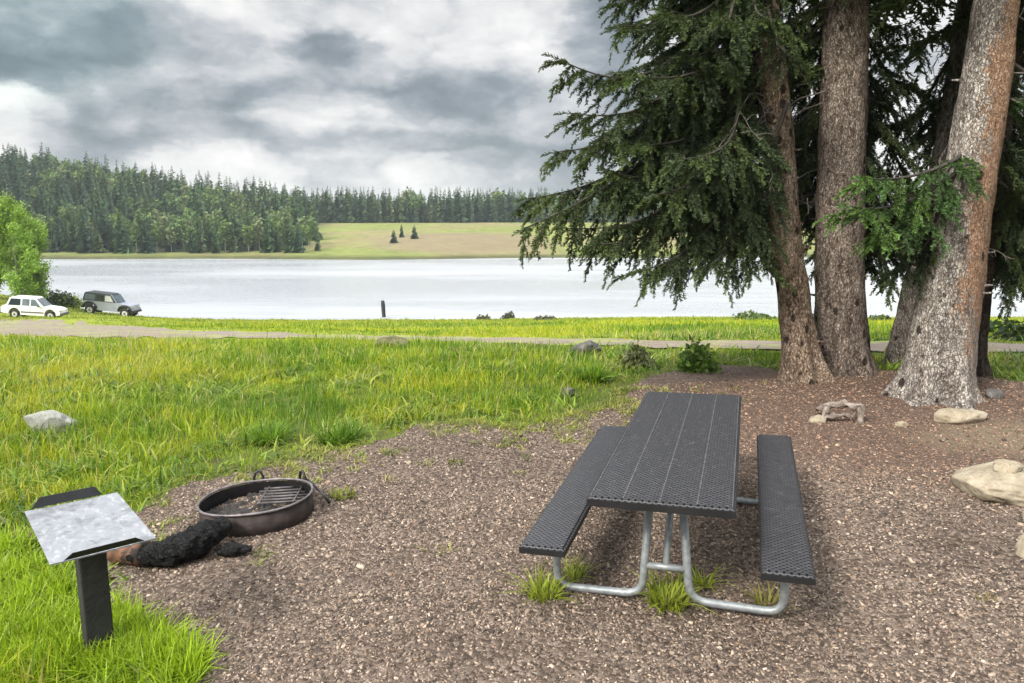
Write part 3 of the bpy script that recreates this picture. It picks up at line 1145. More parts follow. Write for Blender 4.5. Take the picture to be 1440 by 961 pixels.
bush('dark_shrub', p, .7, .5, 300, .08, (.05, .08, .03), 'dark small shrub in the grass at the right picture edge', group=None)

for u, v, rx, rz, n_, lf, cl, lb in [(980, 523, .30, .44, 900, .042, (.13, .22, .04), 'taller green leafy weed standing behind the far end of the picnic table'),
                                     (894, 517, .24, .34, 1100, .040, (.15, .17, .075), 'greyish green leafy weed beside the road, behind the table')]:
    p = ground(u, v)
    bush('leafy_weed', p, rx, rz, n_, lf, cl, lb, 'weed', 'leafy weeds beside the dirt road')

# leaning post at the lake
p = ground(541, 449)
p = ground(540, 450.5)
px = p[1] / F
bm = bmesh.new()
bm_tube(bm, [(0, 0, -.3), (0, 0, .4), (-.07, 0, 28 * px - .5), (-.11, 0, 28 * px)], [2.6 * px, 2.6 * px, 2.9 * px, 2.3 * px], 9)
tag(bm_obj('wooden_post', bm, M['postwood'], loc=p, smooth=True), 'dark weathered post standing alone at the lake shore', 'post')
PI = math.pi
# ------------------------------------------------------------------ big spruces of the clearing
def spray_template(seed, n=40):
    r = np.random.default_rng(seed)
    V, T = [], []
    for i in range(n):
        t = (i + r.random()) / n
        a = r.uniform(0, 6.28)
        rad = np.array([0, math.cos(a), math.sin(a) * .7 + .1])
        d = norm(np.array([.62, 0, 0]) + rad * .75)
        p = np.array([t, 0, -.18 * t * t])
        L = .27 * (1 - .35 * t) * r.uniform(.8, 1.2)
        s = norm(np.cross(d, r.normal(0, 1, 3))) * .036
        V += [p - s, p + s, p + d * L + s * .45, p + d * L - s * .45]
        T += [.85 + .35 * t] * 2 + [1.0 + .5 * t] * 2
    return np.array(V), np.array(T)


SPR = [spray_template(s) for s in range(5)]
SPRC = [spray_template(s + 20, 15) for s in range(3)]


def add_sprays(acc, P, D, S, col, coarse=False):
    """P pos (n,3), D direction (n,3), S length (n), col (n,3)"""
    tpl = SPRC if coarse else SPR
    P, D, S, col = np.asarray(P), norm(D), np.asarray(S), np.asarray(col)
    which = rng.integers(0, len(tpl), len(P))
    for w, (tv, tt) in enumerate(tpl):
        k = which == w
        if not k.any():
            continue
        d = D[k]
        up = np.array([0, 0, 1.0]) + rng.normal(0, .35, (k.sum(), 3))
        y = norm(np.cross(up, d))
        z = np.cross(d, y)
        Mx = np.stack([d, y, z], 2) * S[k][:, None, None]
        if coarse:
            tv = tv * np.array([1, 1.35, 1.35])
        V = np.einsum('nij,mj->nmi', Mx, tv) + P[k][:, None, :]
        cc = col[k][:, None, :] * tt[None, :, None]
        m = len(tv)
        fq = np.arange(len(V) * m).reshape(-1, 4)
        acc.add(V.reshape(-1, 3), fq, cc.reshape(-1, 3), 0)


def limb(acc, p0, p1, sag=.25, seclen=.55, spacing=.11, spray=.165, bare=.12, col=(.048, .068, .030), hang=.22, coarse=False, r0=.026, keep=1.0):
    p0, p1 = np.asarray(p0, float), np.asarray(p1, float)
    L = np.linalg.norm(p1 - p0)
    t = np.linspace(0, 1, 12)[:, None]
    side = norm(np.cross(p1 - p0, [0, 0, 1]))
    wob = rng.normal(0, .05 * L, 2)
    P = p0 + (p1 - p0) * t + np.array([0, 0, -1.0]) * (sag * L * (np.sin(t * math.pi) * .5)) + side * wob[0] * np.sin(t * 5 + wob[1] * 9)
    P[:, 2] += .05 * L * (t[:, 0] ** 4)
    acc.add(*tube_arrays(P, r0 * (1 - .86 * t[:, 0]) + .003, 5), (.5, .5, .5), 1)
    Tn = norm(np.gradient(P, axis=0))
    n = max(6, int(L * (1 - bare) / spacing))
    SP, SD, SS, SC = [], [], [], []
    for k in range(n):
        tt = bare + (1 - bare) * (k + rng.random()) / n
        if rng.random() > keep:
            continue
        f = tt * 11
        i = min(int(f), 10)
        q = P[i] + (P[i + 1] - P[i]) * (f - i)
        T = Tn[i]
        S = norm(np.cross(T, [0, 0, 1])) * (1 if k % 2 else -1)
        l = (seclen * min(1, (tt - bare) * 5 + .35) * (1 - .72 * tt) + .10) * rng.uniform(.55, 1.2) * min(1.3, L / 2.2 + .3)
        dn = rng.uniform(.0, .35) + (rng.random() < hang) * rng.uniform(.3, 1.2)
        d = norm(S * rng.uniform(.5, 1) + T * rng.uniform(.4, .9) - np.array([0, 0, dn]))
        m = max(2, int(l / (spray * .52)))
        u = np.linspace(0, 1, m + 1)
        Q = q + d * (u[:, None] * l) - np.array([0, 0, 1]) * (u[:, None] ** 2) * l * rng.uniform(.1, .4)
        if l > .2 and not coarse:
            acc.add(*tube_arrays(Q, .006 * (1 - .6 * u), 3), (.5, .5, .5), 1)
        dq = norm(np.gradient(Q, axis=0))
        shade = rng.uniform(.7, 1.35)
        new = rng.random() < .22
        for a in range(m + 1):
            sv = norm(np.cross(dq[a], [0, 0, 1.0]))
            for b in range(3 if a < m else 1):
                sg = (.85, -.85, 0)[b] * (1 - .5 * a / m)
                dd = norm(dq[a] + (sv * sg if a < m else 0) + rng.normal(0, .22, 3) + np.array([0, 0, -.16]))
                SP.append(Q[a])
                SD.append(dd)
                SS.append(spray * rng.uniform(.65, 1.2))
                c = np.array(col) * shade * rng.uniform(.75, 1.25)
                if new or tt > .85:
                    c = c * np.array([1.35, 1.32, 1.0])
                SC.append(c)
    SP.append(P[-1])
    SD.append(Tn[-1])
    SS.append(spray * 1.2)
    SC.append(np.array(col) * 1.4)
    add_sprays(acc, SP, SD, SS, SC, coarse)


def dead_twig(acc, p, d, L, depth=2):
    n = 6
    P = [np.asarray(p, float)]
    d = norm(d)
    for i in range(n):
        d = norm(d + rng.normal(0, .16, 3) + np.array([0, 0, -.06]))
        P.append(P[-1] + d * L / n)
    P = np.array(P)
    acc.add(*tube_arrays(P, np.linspace(.011 if depth == 2 else .005, .002, n + 1), 4))
    if depth > 0:
        for i in range(2, n + 1):
            if rng.random() < .8:
                dead_twig(acc, P[i], norm(d + rng.normal(0, .8, 3)), L * rng.uniform(.25, .45), depth - 1)


def spruce(label, px, Y, lean, bark, guides, nrand, azr, zr, seed, name='spruce_tree', colr=(.048, .068, .030), lenr=(1.2, 2.4), roots=7, top=True, rad_noise=.05, dead=6, streak=False):
    """px: (u, v, width px) from the base up; Y depth; lean: depth shift per metre of height"""
    global rng
    rng = np.random.default_rng(seed)
    P, W = [], []
    for u, v, w in px:
        y = Y
        for _ in range(4):
            q = at(u, v, y=y)
            y = Y + lean * max(0, q[2])
        q = at(u, v, y=y)
        d = (q[1] * cp - (q[2] - CAMZ) * sp)
        P.append(q)
        W.append(w * d / F / 2)
    P, W = np.array(P), np.array(W)
    base = np.array([P[0][0], P[0][1], G(P[0][0], P[0][1])])
    P[0][2] = base[2] - .06
    root = empty(name, base, label=label, cat='tree', group=None)
    # resample trunk
    n = 90
    s = np.concatenate([[0], np.cumsum(np.linalg.norm(np.diff(P, axis=0), axis=1))])
    ss = s[-1] * np.linspace(0, 1, n) ** 1.7
    Pr = np.stack([np.interp(ss, s, P[:, i]) for i in range(3)], 1)
    Wr = np.interp(ss, s, W)
    for _ in range(3):
        Pr[1:-1] = (Pr[:-2] + 2 * Pr[1:-1] + Pr[2:]) / 4
        Wr[1:-1] = (Wr[:-2] + 2 * Wr[1:-1] + Wr[2:]) / 4
    ph = rng.uniform(0, 6.28, 4)

    def rf(i, th):
        z = Pr[i][2] - base[2]
        fl = math.exp(-max(z, 0) / .28)
        r = 1 + fl * (.20 * np.cos(roots * th + ph[0]) + .13 * np.cos(3 * th + ph[1]) - .02)
        return r + rad_noise * .6 * np.cos(2 * th + ph[2] + z * .7) + rad_noise * .5 * np.cos(5 * th + ph[3] - z * 1.4) + rad_noise * .35 * np.sin(9 * th + z * 9)
    th = np.linspace(0, 2 * PI, 40, endpoint=False)
    Vt = []
    for i in range(n):
        r = Wr[i] * rf(i, th)
        Vt.append((Pr[i] - base) + np.stack([np.cos(th) * r, np.sin(th) * r, 0 * th], 1))
    Vt = np.concatenate(Vt)
    _, Ft = tube_arrays(np.stack([np.zeros(n), np.zeros(n), np.arange(n)], 1), 1.0, 40)
    Vt += (vnoise(Vt[:, 0] * 3 + Vt[:, 2], Vt[:, 2] * 2.1 + Vt[:, 1] * 3, .35, 3) - .5)[:, None] * .035 * norm((Vt - np.repeat(Pr - base, 40, 0)) * [1, 1, 0])
    sd = None
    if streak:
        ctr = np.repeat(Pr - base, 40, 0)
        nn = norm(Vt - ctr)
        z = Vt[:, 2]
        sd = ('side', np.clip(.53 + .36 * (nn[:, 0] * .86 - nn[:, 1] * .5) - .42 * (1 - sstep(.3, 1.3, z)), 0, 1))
    # short broken branch stubs grow out of the bark
    sv = sd[1] if sd else None
    for i in range(16):
        z = rng.uniform(.5, 4.8)
        a = rng.uniform(0, 6.28)
        j = int(np.argmin(abs(Pr[:, 2] - z)))
        d = np.array([math.cos(a), math.sin(a), .1])
        sV, sF = tube_arrays([Pr[j] - base + d * Wr[j] * .8, Pr[j] - base + d * (Wr[j] + .02), Pr[j] - base + d * (Wr[j] + rng.uniform(.03, .11))], [.018, .015, .009], 5)
        Ft = np.concatenate([Ft, sF + len(Vt)])
        Vt = np.concatenate([Vt, sV])
        if sd:
            sv = np.concatenate([sv, np.full(len(sV), .3)])
    if sd:
        sd = ('side', sv)
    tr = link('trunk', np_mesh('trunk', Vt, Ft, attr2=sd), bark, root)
    acc = Acc()

    def tp(z):
        return np.array([np.interp(z, Pr[:, 2], Pr[:, i]) for i in range(3)])
    for g in guides:
        rv, tu, tv, ty = g[:4]
        kw = g[4] if len(g) > 4 else {}
        iu = np.argmin([abs(v - rv) for _, v, _ in px])
        # height on the trunk that projects to row rv
        us, vs, _ = proj(Pr)
        zz = np.interp(-rv, -vs, Pr[:, 2])
        p0 = tp(zz)
        p1 = at(tu, tv, y=ty)
        limb(acc, p0 - base, p1 - base, **{'col': colr, **kw})
    for i in range(nrand):
        z = rng.uniform(*zr)
        a = rng.uniform(*azr)
        l = rng.uniform(*lenr)
        p0 = tp(z)
        dz = -rng.uniform(.15, .55) * l
        p1 = p0 + np.array([math.cos(a) * l, math.sin(a) * l, dz])
        limb(acc, p0 - base, p1 - base, col=colr, sag=rng.uniform(.05, .3))
    if top:
        zt = Pr[-1][2]
        z = max(zr[1], 5.5)
        while z < zt - .3:
            for q in range(5):
                a = rng.uniform(0, 6.28)
                l = max(.3, 2.3 * (zt - z) / (zt - 4) + .2) * rng.uniform(.7, 1.1)
                p0 = tp(z + rng.uniform(0, .4))
                p1 = p0 + np.array([math.cos(a) * l, math.sin(a) * l, -.28 * l])
                limb(acc, p0 - base, p1 - base, col=colr, spacing=.16, spray=.42, seclen=.6, coarse=True)
            z += .55
    if acc.n:
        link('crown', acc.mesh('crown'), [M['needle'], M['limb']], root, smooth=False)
    if dead:
        for i in range(dead):
            da = Acc()
            z = rng.uniform(1.6, 4.8)
            a = rng.uniform(*azr) + rng.normal(0, .5)
            dead_twig(da, tp(z) - base, [math.cos(a), math.sin(a), -.15], rng.uniform(.5, 1.5))
            link('dead_branch', da.mesh('dead_branch'), M['deadwood'], root)
    return root


PA = [(1140, 552, 84), (1135, 530, 66), (1129, 500, 54), (1118, 440, 45), (1108, 360, 41), (1100, 280, 39), (1094, 200, 42), (1085, 100, 42), (1074, 0, 40), (1058, -150, 36), (1034, -450, 28), (1010, -820, 4)]
LOW = dict(sag=.30, hang=.38)
spruce('slim tan barked spruce with dark pits leaning left, leftmost of the trunks', PA, 9.55, .0, M['bark_tan'], [
    (-60, 785, 102, 9.3, dict(sag=.45, seclen=.5)), (-20, 800, 180, 8.9, dict(sag=.3)), (20, 783, 232, 9.4, dict(sag=.2)),
    (60, 742, 300, 9.5, dict(sag=.18, seclen=.6)), (90, 738, 342, 9.0, dict(sag=.05, hang=.7)), (110, 802, 340, 9.2, LOW), (130, 842, 362, 8.8, LOW),
    (140, 905, 398, 8.6, LOW), (150, 945, 385, 9.3, LOW), (165, 1005, 385, 8.7, LOW), (170, 1062, 382, 9.0, LOW), (150, 870, 330, 9.6, {}), (100, 835, 270, 10.2, {}),
    (40, 850, 195, 10.3, {}), (-40, 858, 110, 10.2, {}), (-80, 872, 52, 9.5, {}), (-110, 862, 18, 9.7, dict(sag=.1)), (90, 920, 290, 8.5, {}), (60, 960, 240, 8.3, {}),
    (120, 985, 330, 10.6, LOW), (20, 930, 150, 9.9, {}), (-20, 960, 90, 9.0, {}), (-60, 925, 30, 8.7, {}), (-70, 1000, 40, 8.2, {}), (10, 1010, 190, 10.5, {}),
    (70, 1040, 300, 10.8, LOW), (-90, 1080, 40, 8.4, dict(seclen=.4)), (-60, 1120, 95, 8.7, dict(seclen=.35))],
    22, (PI * .55, PI * 1.2), (3.4, 6.6), 101, dead=14)

PB = [(1195, 552, 96), (1191, 530, 82), (1187, 500, 70), (1181, 440, 67), (1180, 360, 63), (1181, 280, 62), (1186, 150, 61), (1190, 0, 60), (1192, -200, 54), (1196, -600, 32), (1200, -1000, 5)]
spruce('upright stout reddish brown spruce standing close beside the slim tan leaning one', PB, 9.85, .0, M['bark_brown'], [
    (0, 875, 200, 10.8, {}), (50, 905, 260, 11.2, {}), (80, 960, 330, 11.3, LOW), (90, 1010, 360, 11.0, LOW), (120, 1060, 350, 10.9, LOW), (20, 1000, 120, 11.2, {}),
    (150, 1140, 330, 10.9, dict(sag=.3)), (60, 1150, 200, 11.4, {}), (60, 1130, 250, 11.2, {}), (30, 1250, 200, 11.3, {}),  (90, 1262, 350, 11.0, LOW), (100, 1235, 395, 10.6, LOW),
    (110, 1290, 385, 10.9, LOW), (-60, 1130, 60, 10.9, {}), (-20, 1140, 130, 11.0, {}), (80, 1300, 300, 11.4, {}), (120, 1275, 320, 11.0, LOW), (130, 1310, 350, 11.3, LOW), (60, 1120, 310, 11.4, LOW), (100, 1150, 370, 11.6, LOW), (0, 1285, 130, 11.3, {}), (-50, 1265, 45, 11.0, {})],
    20, (PI * .3, PI * .95), (3.6, 6.8), 202, dead=16)

PC = [(1258, 540, 56), (1264, 510, 40), (1270, 480, 34), (1284, 411, 30), (1312, 280, 27), (1330, 200, 26), (1361, 0, 26), (1388, -200, 24), (1430, -520, 14), (1460, -760, 3)]
spruce('thin grey spruce leaning right behind the orange barked trunk', PC, 10.4, .0, M['bark_grey'], [
    (60, 1260, 180, 10.9, {}), (100, 1290, 200, 11.4, {}), (40, 1420, 130, 11.2, {}), (80, 1425, 220, 11.4, {}), (120, 1440, 300, 11.5, LOW), (150, 1410, 380, 11.2, LOW)],
    4, (0, PI * .9), (3.4, 5.6), 303, dead=14)

PD = [(1310, 584, 158), (1311, 566, 118), (1314, 545, 98), (1319, 515, 88), (1328, 450, 84), (1342, 380, 77), (1355, 300, 71), (1381, 150, 66), (1402, 0, 58), (1424, -150, 52), (1470, -480, 34), (1520, -900, 5)]
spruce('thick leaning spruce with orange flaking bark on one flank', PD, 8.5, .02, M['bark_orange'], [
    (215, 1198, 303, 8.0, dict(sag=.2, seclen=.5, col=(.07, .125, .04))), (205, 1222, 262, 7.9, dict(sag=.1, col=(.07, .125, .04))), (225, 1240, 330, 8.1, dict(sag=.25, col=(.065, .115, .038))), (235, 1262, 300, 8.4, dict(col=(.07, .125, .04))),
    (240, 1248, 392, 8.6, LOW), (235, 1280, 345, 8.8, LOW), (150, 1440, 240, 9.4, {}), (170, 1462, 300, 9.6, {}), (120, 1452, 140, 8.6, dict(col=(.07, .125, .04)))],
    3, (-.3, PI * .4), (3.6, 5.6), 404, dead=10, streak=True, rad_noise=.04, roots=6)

PE = [(1374, 556, 60), (1370, 530, 42), (1368, 500, 36), (1369, 440, 38), (1377, 380, 37), (1395, 200, 36), (1424, 50, 35), (1446, -100, 33), (1480, -500, 20), (1510, -800, 4)]
spruce('dark mossy spruce almost hidden behind the orange barked trunk', PE, 9.6, .0, M['bark_dark'], [
    (150, 1440, 300, 10.1, {}), (180, 1425, 340, 9.8, LOW), (200, 1432, 412, 9.4, LOW), (190, 1462, 400, 9.6, LOW), (210, 1418, 385, 10.2, LOW), (90, 1412, 190, 10.6, {}), (120, 1405, 250, 10.8, {}), (150, 1408, 320, 11.0, {}), (40, 1450, 90, 10.2, {}), (100, 1455, 200, 10.0, {}), (140, 1445, 270, 10.8, {}), (180, 1442, 385, 9.9, LOW), (160, 1428, 360, 10.8, LOW), (-20, 1440, 40, 10.4, {}), (120, 1470, 220, 9.6, {}), (60, 1480, 130, 9.4, {}), (210, 1405, 370, 10.4, LOW), (170, 1480, 350, 9.0, LOW)],
    8, (-.5, PI * .6), (3.0, 5.8), 505, dead=8)

rng = np.random.default_rng(77)

# ------------------------------------------------------------------ far woods
def far_spruce(seed, col, slim=.16, bare=.06):
    r = np.random.default_rng(seed)
    acc = Acc()
    n = 26
    for k in range(n):
        t = k / (n - 1)
        z = bare + (1 - bare) * t
        rad = 1.25 * slim * (1 - t) ** .72 * r.uniform(.75, 1.15) + .014
        m = max(5, int(9 * (1 - t) + 4))
        for j in range(m):
            a = r.uniform(0, 6.28)
            l = rad * r.uniform(.6, 1.2)
            d = np.array([math.cos(a), math.sin(a), 0])
            qq = r.uniform(.3, 1.3)
            s = (np.array([-d[1], d[0], 0]) * math.cos(qq) + np.array([0, 0, 1]) * math.sin(qq)) * max(.014, l * .36)
            p = np.array([0, 0, z])
            tip = p + d * l + np.array([0, 0, -.05 * (1.2 - t)])
            mid = p + d * l * .55 + np.array([0, 0, -.012])
            c = np.array(col) * r.uniform(.55, 1.5)
            acc.add([p, mid + s, tip, mid - s], [[0, 1, 2, 3]], c)
    acc.add(*tube_arrays([[0, 0, -.04], [0, 0, .5], [0, 0, .97]], [.012, .007, .002], 4), (.06, .05, .04))
    return acc


def far_aspen(seed, col, w=.22):
    r = np.random.default_rng(seed)
    acc = Acc()
    acc.add(*tube_arrays([[0, 0, -.03], [.01, 0, .4], [0, 0, .9]], [.014, .01, .003], 4), (.34, .33, .29))
    n = 330
    v = norm(r.normal(0, 1, (n, 3)))
    c = v * (r.random((n, 1)) ** .4) * np.array([w, w, .36]) * (1 + .3 * np.sin(v[:, :1] * 5 + seed) * np.cos(v[:, 2:] * 6)) + np.array([0, 0, .60])
    d = norm(r.normal(0, 1, (n, 3)))
    e = norm(np.cross(d, r.normal(0, 1, (n, 3))))
    s = .035 * r.uniform(.6, 1.4, (n, 1))
    V = np.stack([c - d * s, c - e * s * .8, c + d * s, c + e * s * .8], 1).reshape(-1, 3)
    acc.add(V, np.arange(4 * n).reshape(-1, 4), np.repeat(np.array(col) * r.uniform(.6, 1.5, (n, 1)), 4, 0))
    return acc


sp_col = [(.050, .096, .044), (.062, .115, .044), (.044, .084, .048), (.072, .122, .048), (.052, .094, .056), (.082, .130, .046), (.10, .14, .062)]
SPV = [far_spruce(40 + i, c, s) for i, (c, s) in enumerate(zip(sp_col, (.13, .16, .12, .15, .17, .14, .12)))]
ASV = [far_aspen(60 + i, c, w) for i, (c, w) in enumerate((((.115, .175, .045), .17), ((.13, .19, .062), .15), ((.10, .165, .05), .19), ((.155, .185, .08), .14)))]
SPM = [a.mesh('far_spruce') for a in SPV]
ASM = [a.mesh('far_aspen') for a in ASV]
for me in SPM + ASM:
    me.materials.append(M['farleaf'])
cand = []
# wooded hill on the left
for gx_ in np.arange(-330, -66, 4.6):
    for gy_ in np.arange(246, 395, 6.0):
        x = gx_ + rng.uniform(-2.6, 2.6)
        y = gy_ + rng.uniform(-3.2, 3.2)
        u, v, _ = proj([x, y, float(H(x, y))])
        u = float(u[0])
        edge = 447 - 55 * max(0, (y - 262) / 130) + 10 * math.sin(y * .3)
        if u > edge or u < -140:
            continue
        if y < 247 + 4 * vnoise(x, y, 14, 2):
            continue
        asp = vnoise(x + 50, y, 26, 2) > .50 and 40 < u and rng.random() < .6 and y > 252
        if y < 262 and rng.random() < .15:
            asp = True
        h = rng.uniform(11, 21) if not asp else rng.uniform(12, 16)
        h *= .70 + .32 * min(1, (y - 246) / 120)
        cand.append((y, x, h, 'a' if asp else 's', 'hill'))
# belt beyond the meadow
for row, yy in enumerate((402, 407, 412, 418, 425, 433)):
    for gx_ in np.arange(-128, 190, 3.4):
        x = gx_ + rng.uniform(-1.6, 1.6)
        y = yy + rng.uniform(-2.5, 2.5)
        if x > -20:
            y += 16
        cand.append((y, x, rng.uniform(13, 19.5), 's' if rng.random() < .94 else 'a', 'belt'))
cand.sort()
zs = H(np.array([c[1] for c in cand]), np.array([c[0] for c in cand]))
ns = na = 0
lab = {('s', 'hill'): ('dark conical spruce in the wood on the hill across the lake', 'spruces in the wood across the lake'),
       ('a', 'hill'): ('lighter green rounded aspen among the spruces on the hill across the lake', 'aspens in the wood across the lake'),
       ('s', 'belt'): ('spruce in the dark belt beyond the dry meadow', 'spruces of the belt beyond the meadow'),
       ('a', 'belt'): ('lighter aspen in the dark belt beyond the dry meadow', 'aspens of the belt beyond the meadow')}
fo = Acc()
for (y, x, h, kd, wh), z in zip(cand, zs):
    u = float(proj([x, y, z])[0][0])
    vis = -25 < u < 900
    q = int(rng.integers(0, 7 if kd == 's' else 4))
    a = rng.uniform(0, 6.28)
    wd = h * rng.uniform(.8, 1.35)
    if vis and ((kd == 's' and ns < 297 and (wh == 'hill' or y < 406 or (x > -20 and y < 422))) or (kd == 'a' and na < 120)):
        o = bpy.data.objects.new('spruce_tree' if kd == 's' else 'aspen_tree', (SPM if kd == 's' else ASM)[q])
        C.objects.link(o)
        o.location = (x, y, z)
        o.scale = (wd, wd, h)
        o.rotation_euler = (0, 0, a)
        tag(o, lab[kd, wh][0], 'tree', lab[kd, wh][1])
        if kd == 's':
            ns += 1
        else:
            na += 1
    else:
        acc = (SPV if kd == 's' else ASV)[q]
        ca, sa = math.cos(a), math.sin(a)
        V = np.concatenate(acc.V)
        V = np.stack([(V[:, 0] * ca - V[:, 1] * sa) * wd + x, (V[:, 0] * sa + V[:, 1] * ca) * wd + y, V[:, 2] * h + z], 1)
        fo.add(V, np.concatenate(acc.F), np.concatenate(acc.T))
tag(link('forest', fo.mesh('forest'), M['farleaf'], smooth=False), 'mixed spruce and aspen forest covering the slopes across the lake', 'forest', kind='stuff')
for u, v, hp, lb in [(554, 342, 20, 'dark small spruce alone on the dry meadow, left one of the three'), (565, 334, 20, 'slender small spruce on the dry meadow, farthest up of the three'),
                     (583, 336, 20, 'broad small spruce on the dry meadow, right one of the three')]:
    p = ground(u, v)
    o = bpy.data.objects.new('spruce_tree', SPM[2])
    C.objects.link(o)
    h = hp * p[1] / F
    o.location = p
    o.scale = (h * 1.9, h * 1.9, h) if u != 565 else (h * 1.2, h * 1.2, h)
    tag(o, lb, 'tree', 'small spruces on the dry meadow')

# aspens by the parking place
def aspen(label, x, y, h, w, seed, z0=.12):
    r = np.random.default_rng(seed)
    z = float(H(x, y))
    root = empty('aspen_tree', (x, y, z), label=label, cat='tree', group='aspens beside the parked cars')
    t = np.linspace(0, 1, 9)
    P = np.stack([.15 * np.sin(t * 4 + seed) * t, .1 * t, t * h * .95 - .1], 1)
    ta = Acc()
    ta.add(*tube_arrays(P, .15 * (1 - .85 * t) + .01, 8), (.5, .48, .42))
    cc = Acc()
    nl = 34
    for k in range(nl):
        f = z0 + .84 * (k + r.random()) / nl
        a = r.uniform(0, 6.28)
        p0 = np.array([np.interp(f, t, P[:, i]) for i in range(3)])
        prof = min(1, (f - z0 + .10) / .22) * (1 - max(0, f - .70) * 2.2)
        l = w * max(.2, prof) * r.uniform(.6, 1.1)
        p1 = p0 + np.array([math.cos(a) * l, math.sin(a) * l, l * .75])
        ta.add(*tube_arrays([p0, (p0 + p1) / 2 + [0, 0, .1], p1], [.045, .03, .012], 4), (.45, .43, .38))
        m = 380
        c = p0 + (p1 - p0) * (r.random((m, 1)) ** .6) + r.normal(0, .34, (m, 3)) * np.array([1, 1, .9])
        sh = r.uniform(.7, 1.3)
        leaf_quads(cc, c, .12, np.array((.24, .36, .06)) * sh * r.uniform(.7, 1.35, (m, 1)))
    link('trunk', ta.mesh('trunk'), tinted('aspen_bark_%d' % seed), root)
    link('crown', cc.mesh('crown'), M['leaf'], root, smooth=False)


for (u, y, vt, w, sd, lb) in [(24, 79, 262, 2.5, 1, 'bright green aspen with pale trunk right behind the white car'),
                              (-18, 80, 268, 2.6, 2, 'bright green aspen at the left picture edge behind the white car'),
                              (46, 82, 296, 1.7, 3, 'shorter bright aspen at the right end of the aspen group')]:
    q = at(u, 400, y=y)
    zt = at(u, vt, y=y)[2]
    aspen(lb, q[0], y, zt - float(H(q[0], y)), w, sd, .06)
for i, (u, v, w, h, lb) in enumerate([(95, 432, 44, 14, 'leafy bright bush on the bank between the two parked cars'), (62, 420, 44, 16, 'leafy bright bush below the aspens behind the white car')]):
    p = ground(u, v)
    bush('bank_bush', p, w * p[1] / F / 2, h * p[1] / F, 1100, .16, (.27, .33, .05), lb, group='bright bushes on the bank')
# ------------------------------------------------------------------ vehicles
def arch(cx, r, z0, n=9):
    return [(cx + r * math.cos(a), z0 + r * math.sin(a)) for a in np.linspace(math.pi, 0, n)]


def prism(bm, prof, w0, w1=None, zlo=None, zhi=None):
    """extrude an (x, z) outline across y; half width goes from w0 at zlo to w1 at zhi"""
    def hw(z):
        if w1 is None:
            return w0
        return w0 + (w1 - w0) * min(1, max(0, (z - zlo) / (zhi - zlo)))
    a = [bm.verts.new((x, -hw(z), z)) for x, z in prof]
    b = [bm.verts.new((x, hw(z), z)) for x, z in prof]
    n = len(prof)
    bm.faces.new(a)
    bm.faces.new(b[::-1])
    for i in range(n):
        j = (i + 1) % n
        bm.faces.new((a[j], a[i], b[i], b[j]))


def wheel(root, x, y, r, w=.22):
    s = 1 if y > 0 else -1
    bm = bmesh.new()
    bmesh.ops.create_cone(bm, cap_ends=True, segments=14, radius1=.09, radius2=.07, depth=.05, matrix=Matrix.Translation((0, s * (w / 2 + .005), 0)) @ Matrix.Rotation(math.pi / 2, 4, 'X'))
    hub = bm_obj('wheel', bm, M['trim'], root, (x, y, r))
    bm = bmesh.new()
    P = [(.60 * r, -.5), (.9 * r, -.5), (r, -.36), (r, .36), (.9 * r, .5), (.60 * r, .5)]
    n = 28
    rings = [[bm.verts.new((q * math.cos(a), o * w, q * math.sin(a))) for a in np.linspace(0, 2 * math.pi, n, endpoint=False)] for q, o in P]
    for i in range(len(P)):
        A, B = rings[i], rings[(i + 1) % len(P)]
        for j in range(n):
            bm.faces.new((A[j], A[(j + 1) % n], B[(j + 1) % n], B[j]))
    bm_obj('tyre', bm, M['tyre'], hub, smooth=True)
    bm = bmesh.new()
    bmesh.ops.create_cone(bm, cap_ends=True, segments=24, radius1=.61 * r, radius2=.61 * r, depth=w * .8, matrix=Matrix.Rotation(math.pi / 2, 4, 'X'))
    for k in range(5):
        a = k * 2 * math.pi / 5
        bm_box(bm, (.33 * r * math.cos(a), s * w * .42, .33 * r * math.sin(a)), (.48 * r, .04, .12 * r), Matrix.Rotation(-a, 4, 'Y'))
    bm_obj('rim', bm, M['rimpaint'], hub)


def panel(root, name, pts, m, th=.02):
    """thin solid pane through 4 corner points"""
    bm = bmesh.new()
    P = [Vector(p) for p in pts]
    nrm = (P[1] - P[0]).cross(P[3] - P[0]).normalized()
    a = [bm.verts.new(p - nrm * th / 2) for p in P]
    b = [bm.verts.new(p + nrm * th / 2) for p in P]
    k = len(P)
    bm.faces.new(a[::-1])
    bm.faces.new(b)
    for i in range(k):
        j = (i + 1) % k
        bm.faces.new((a[i], a[j], b[j], b[i]))
    return bm_obj(name, bm, m, root)


def carpitch(q, a):
    c, s = math.cos(R(a)) * 1.5, math.sin(R(a)) * 1.5
    return -math.atan2(float(H(q[0] + c, q[1] + s) - H(q[0] - c, q[1] - s)), 3.0)


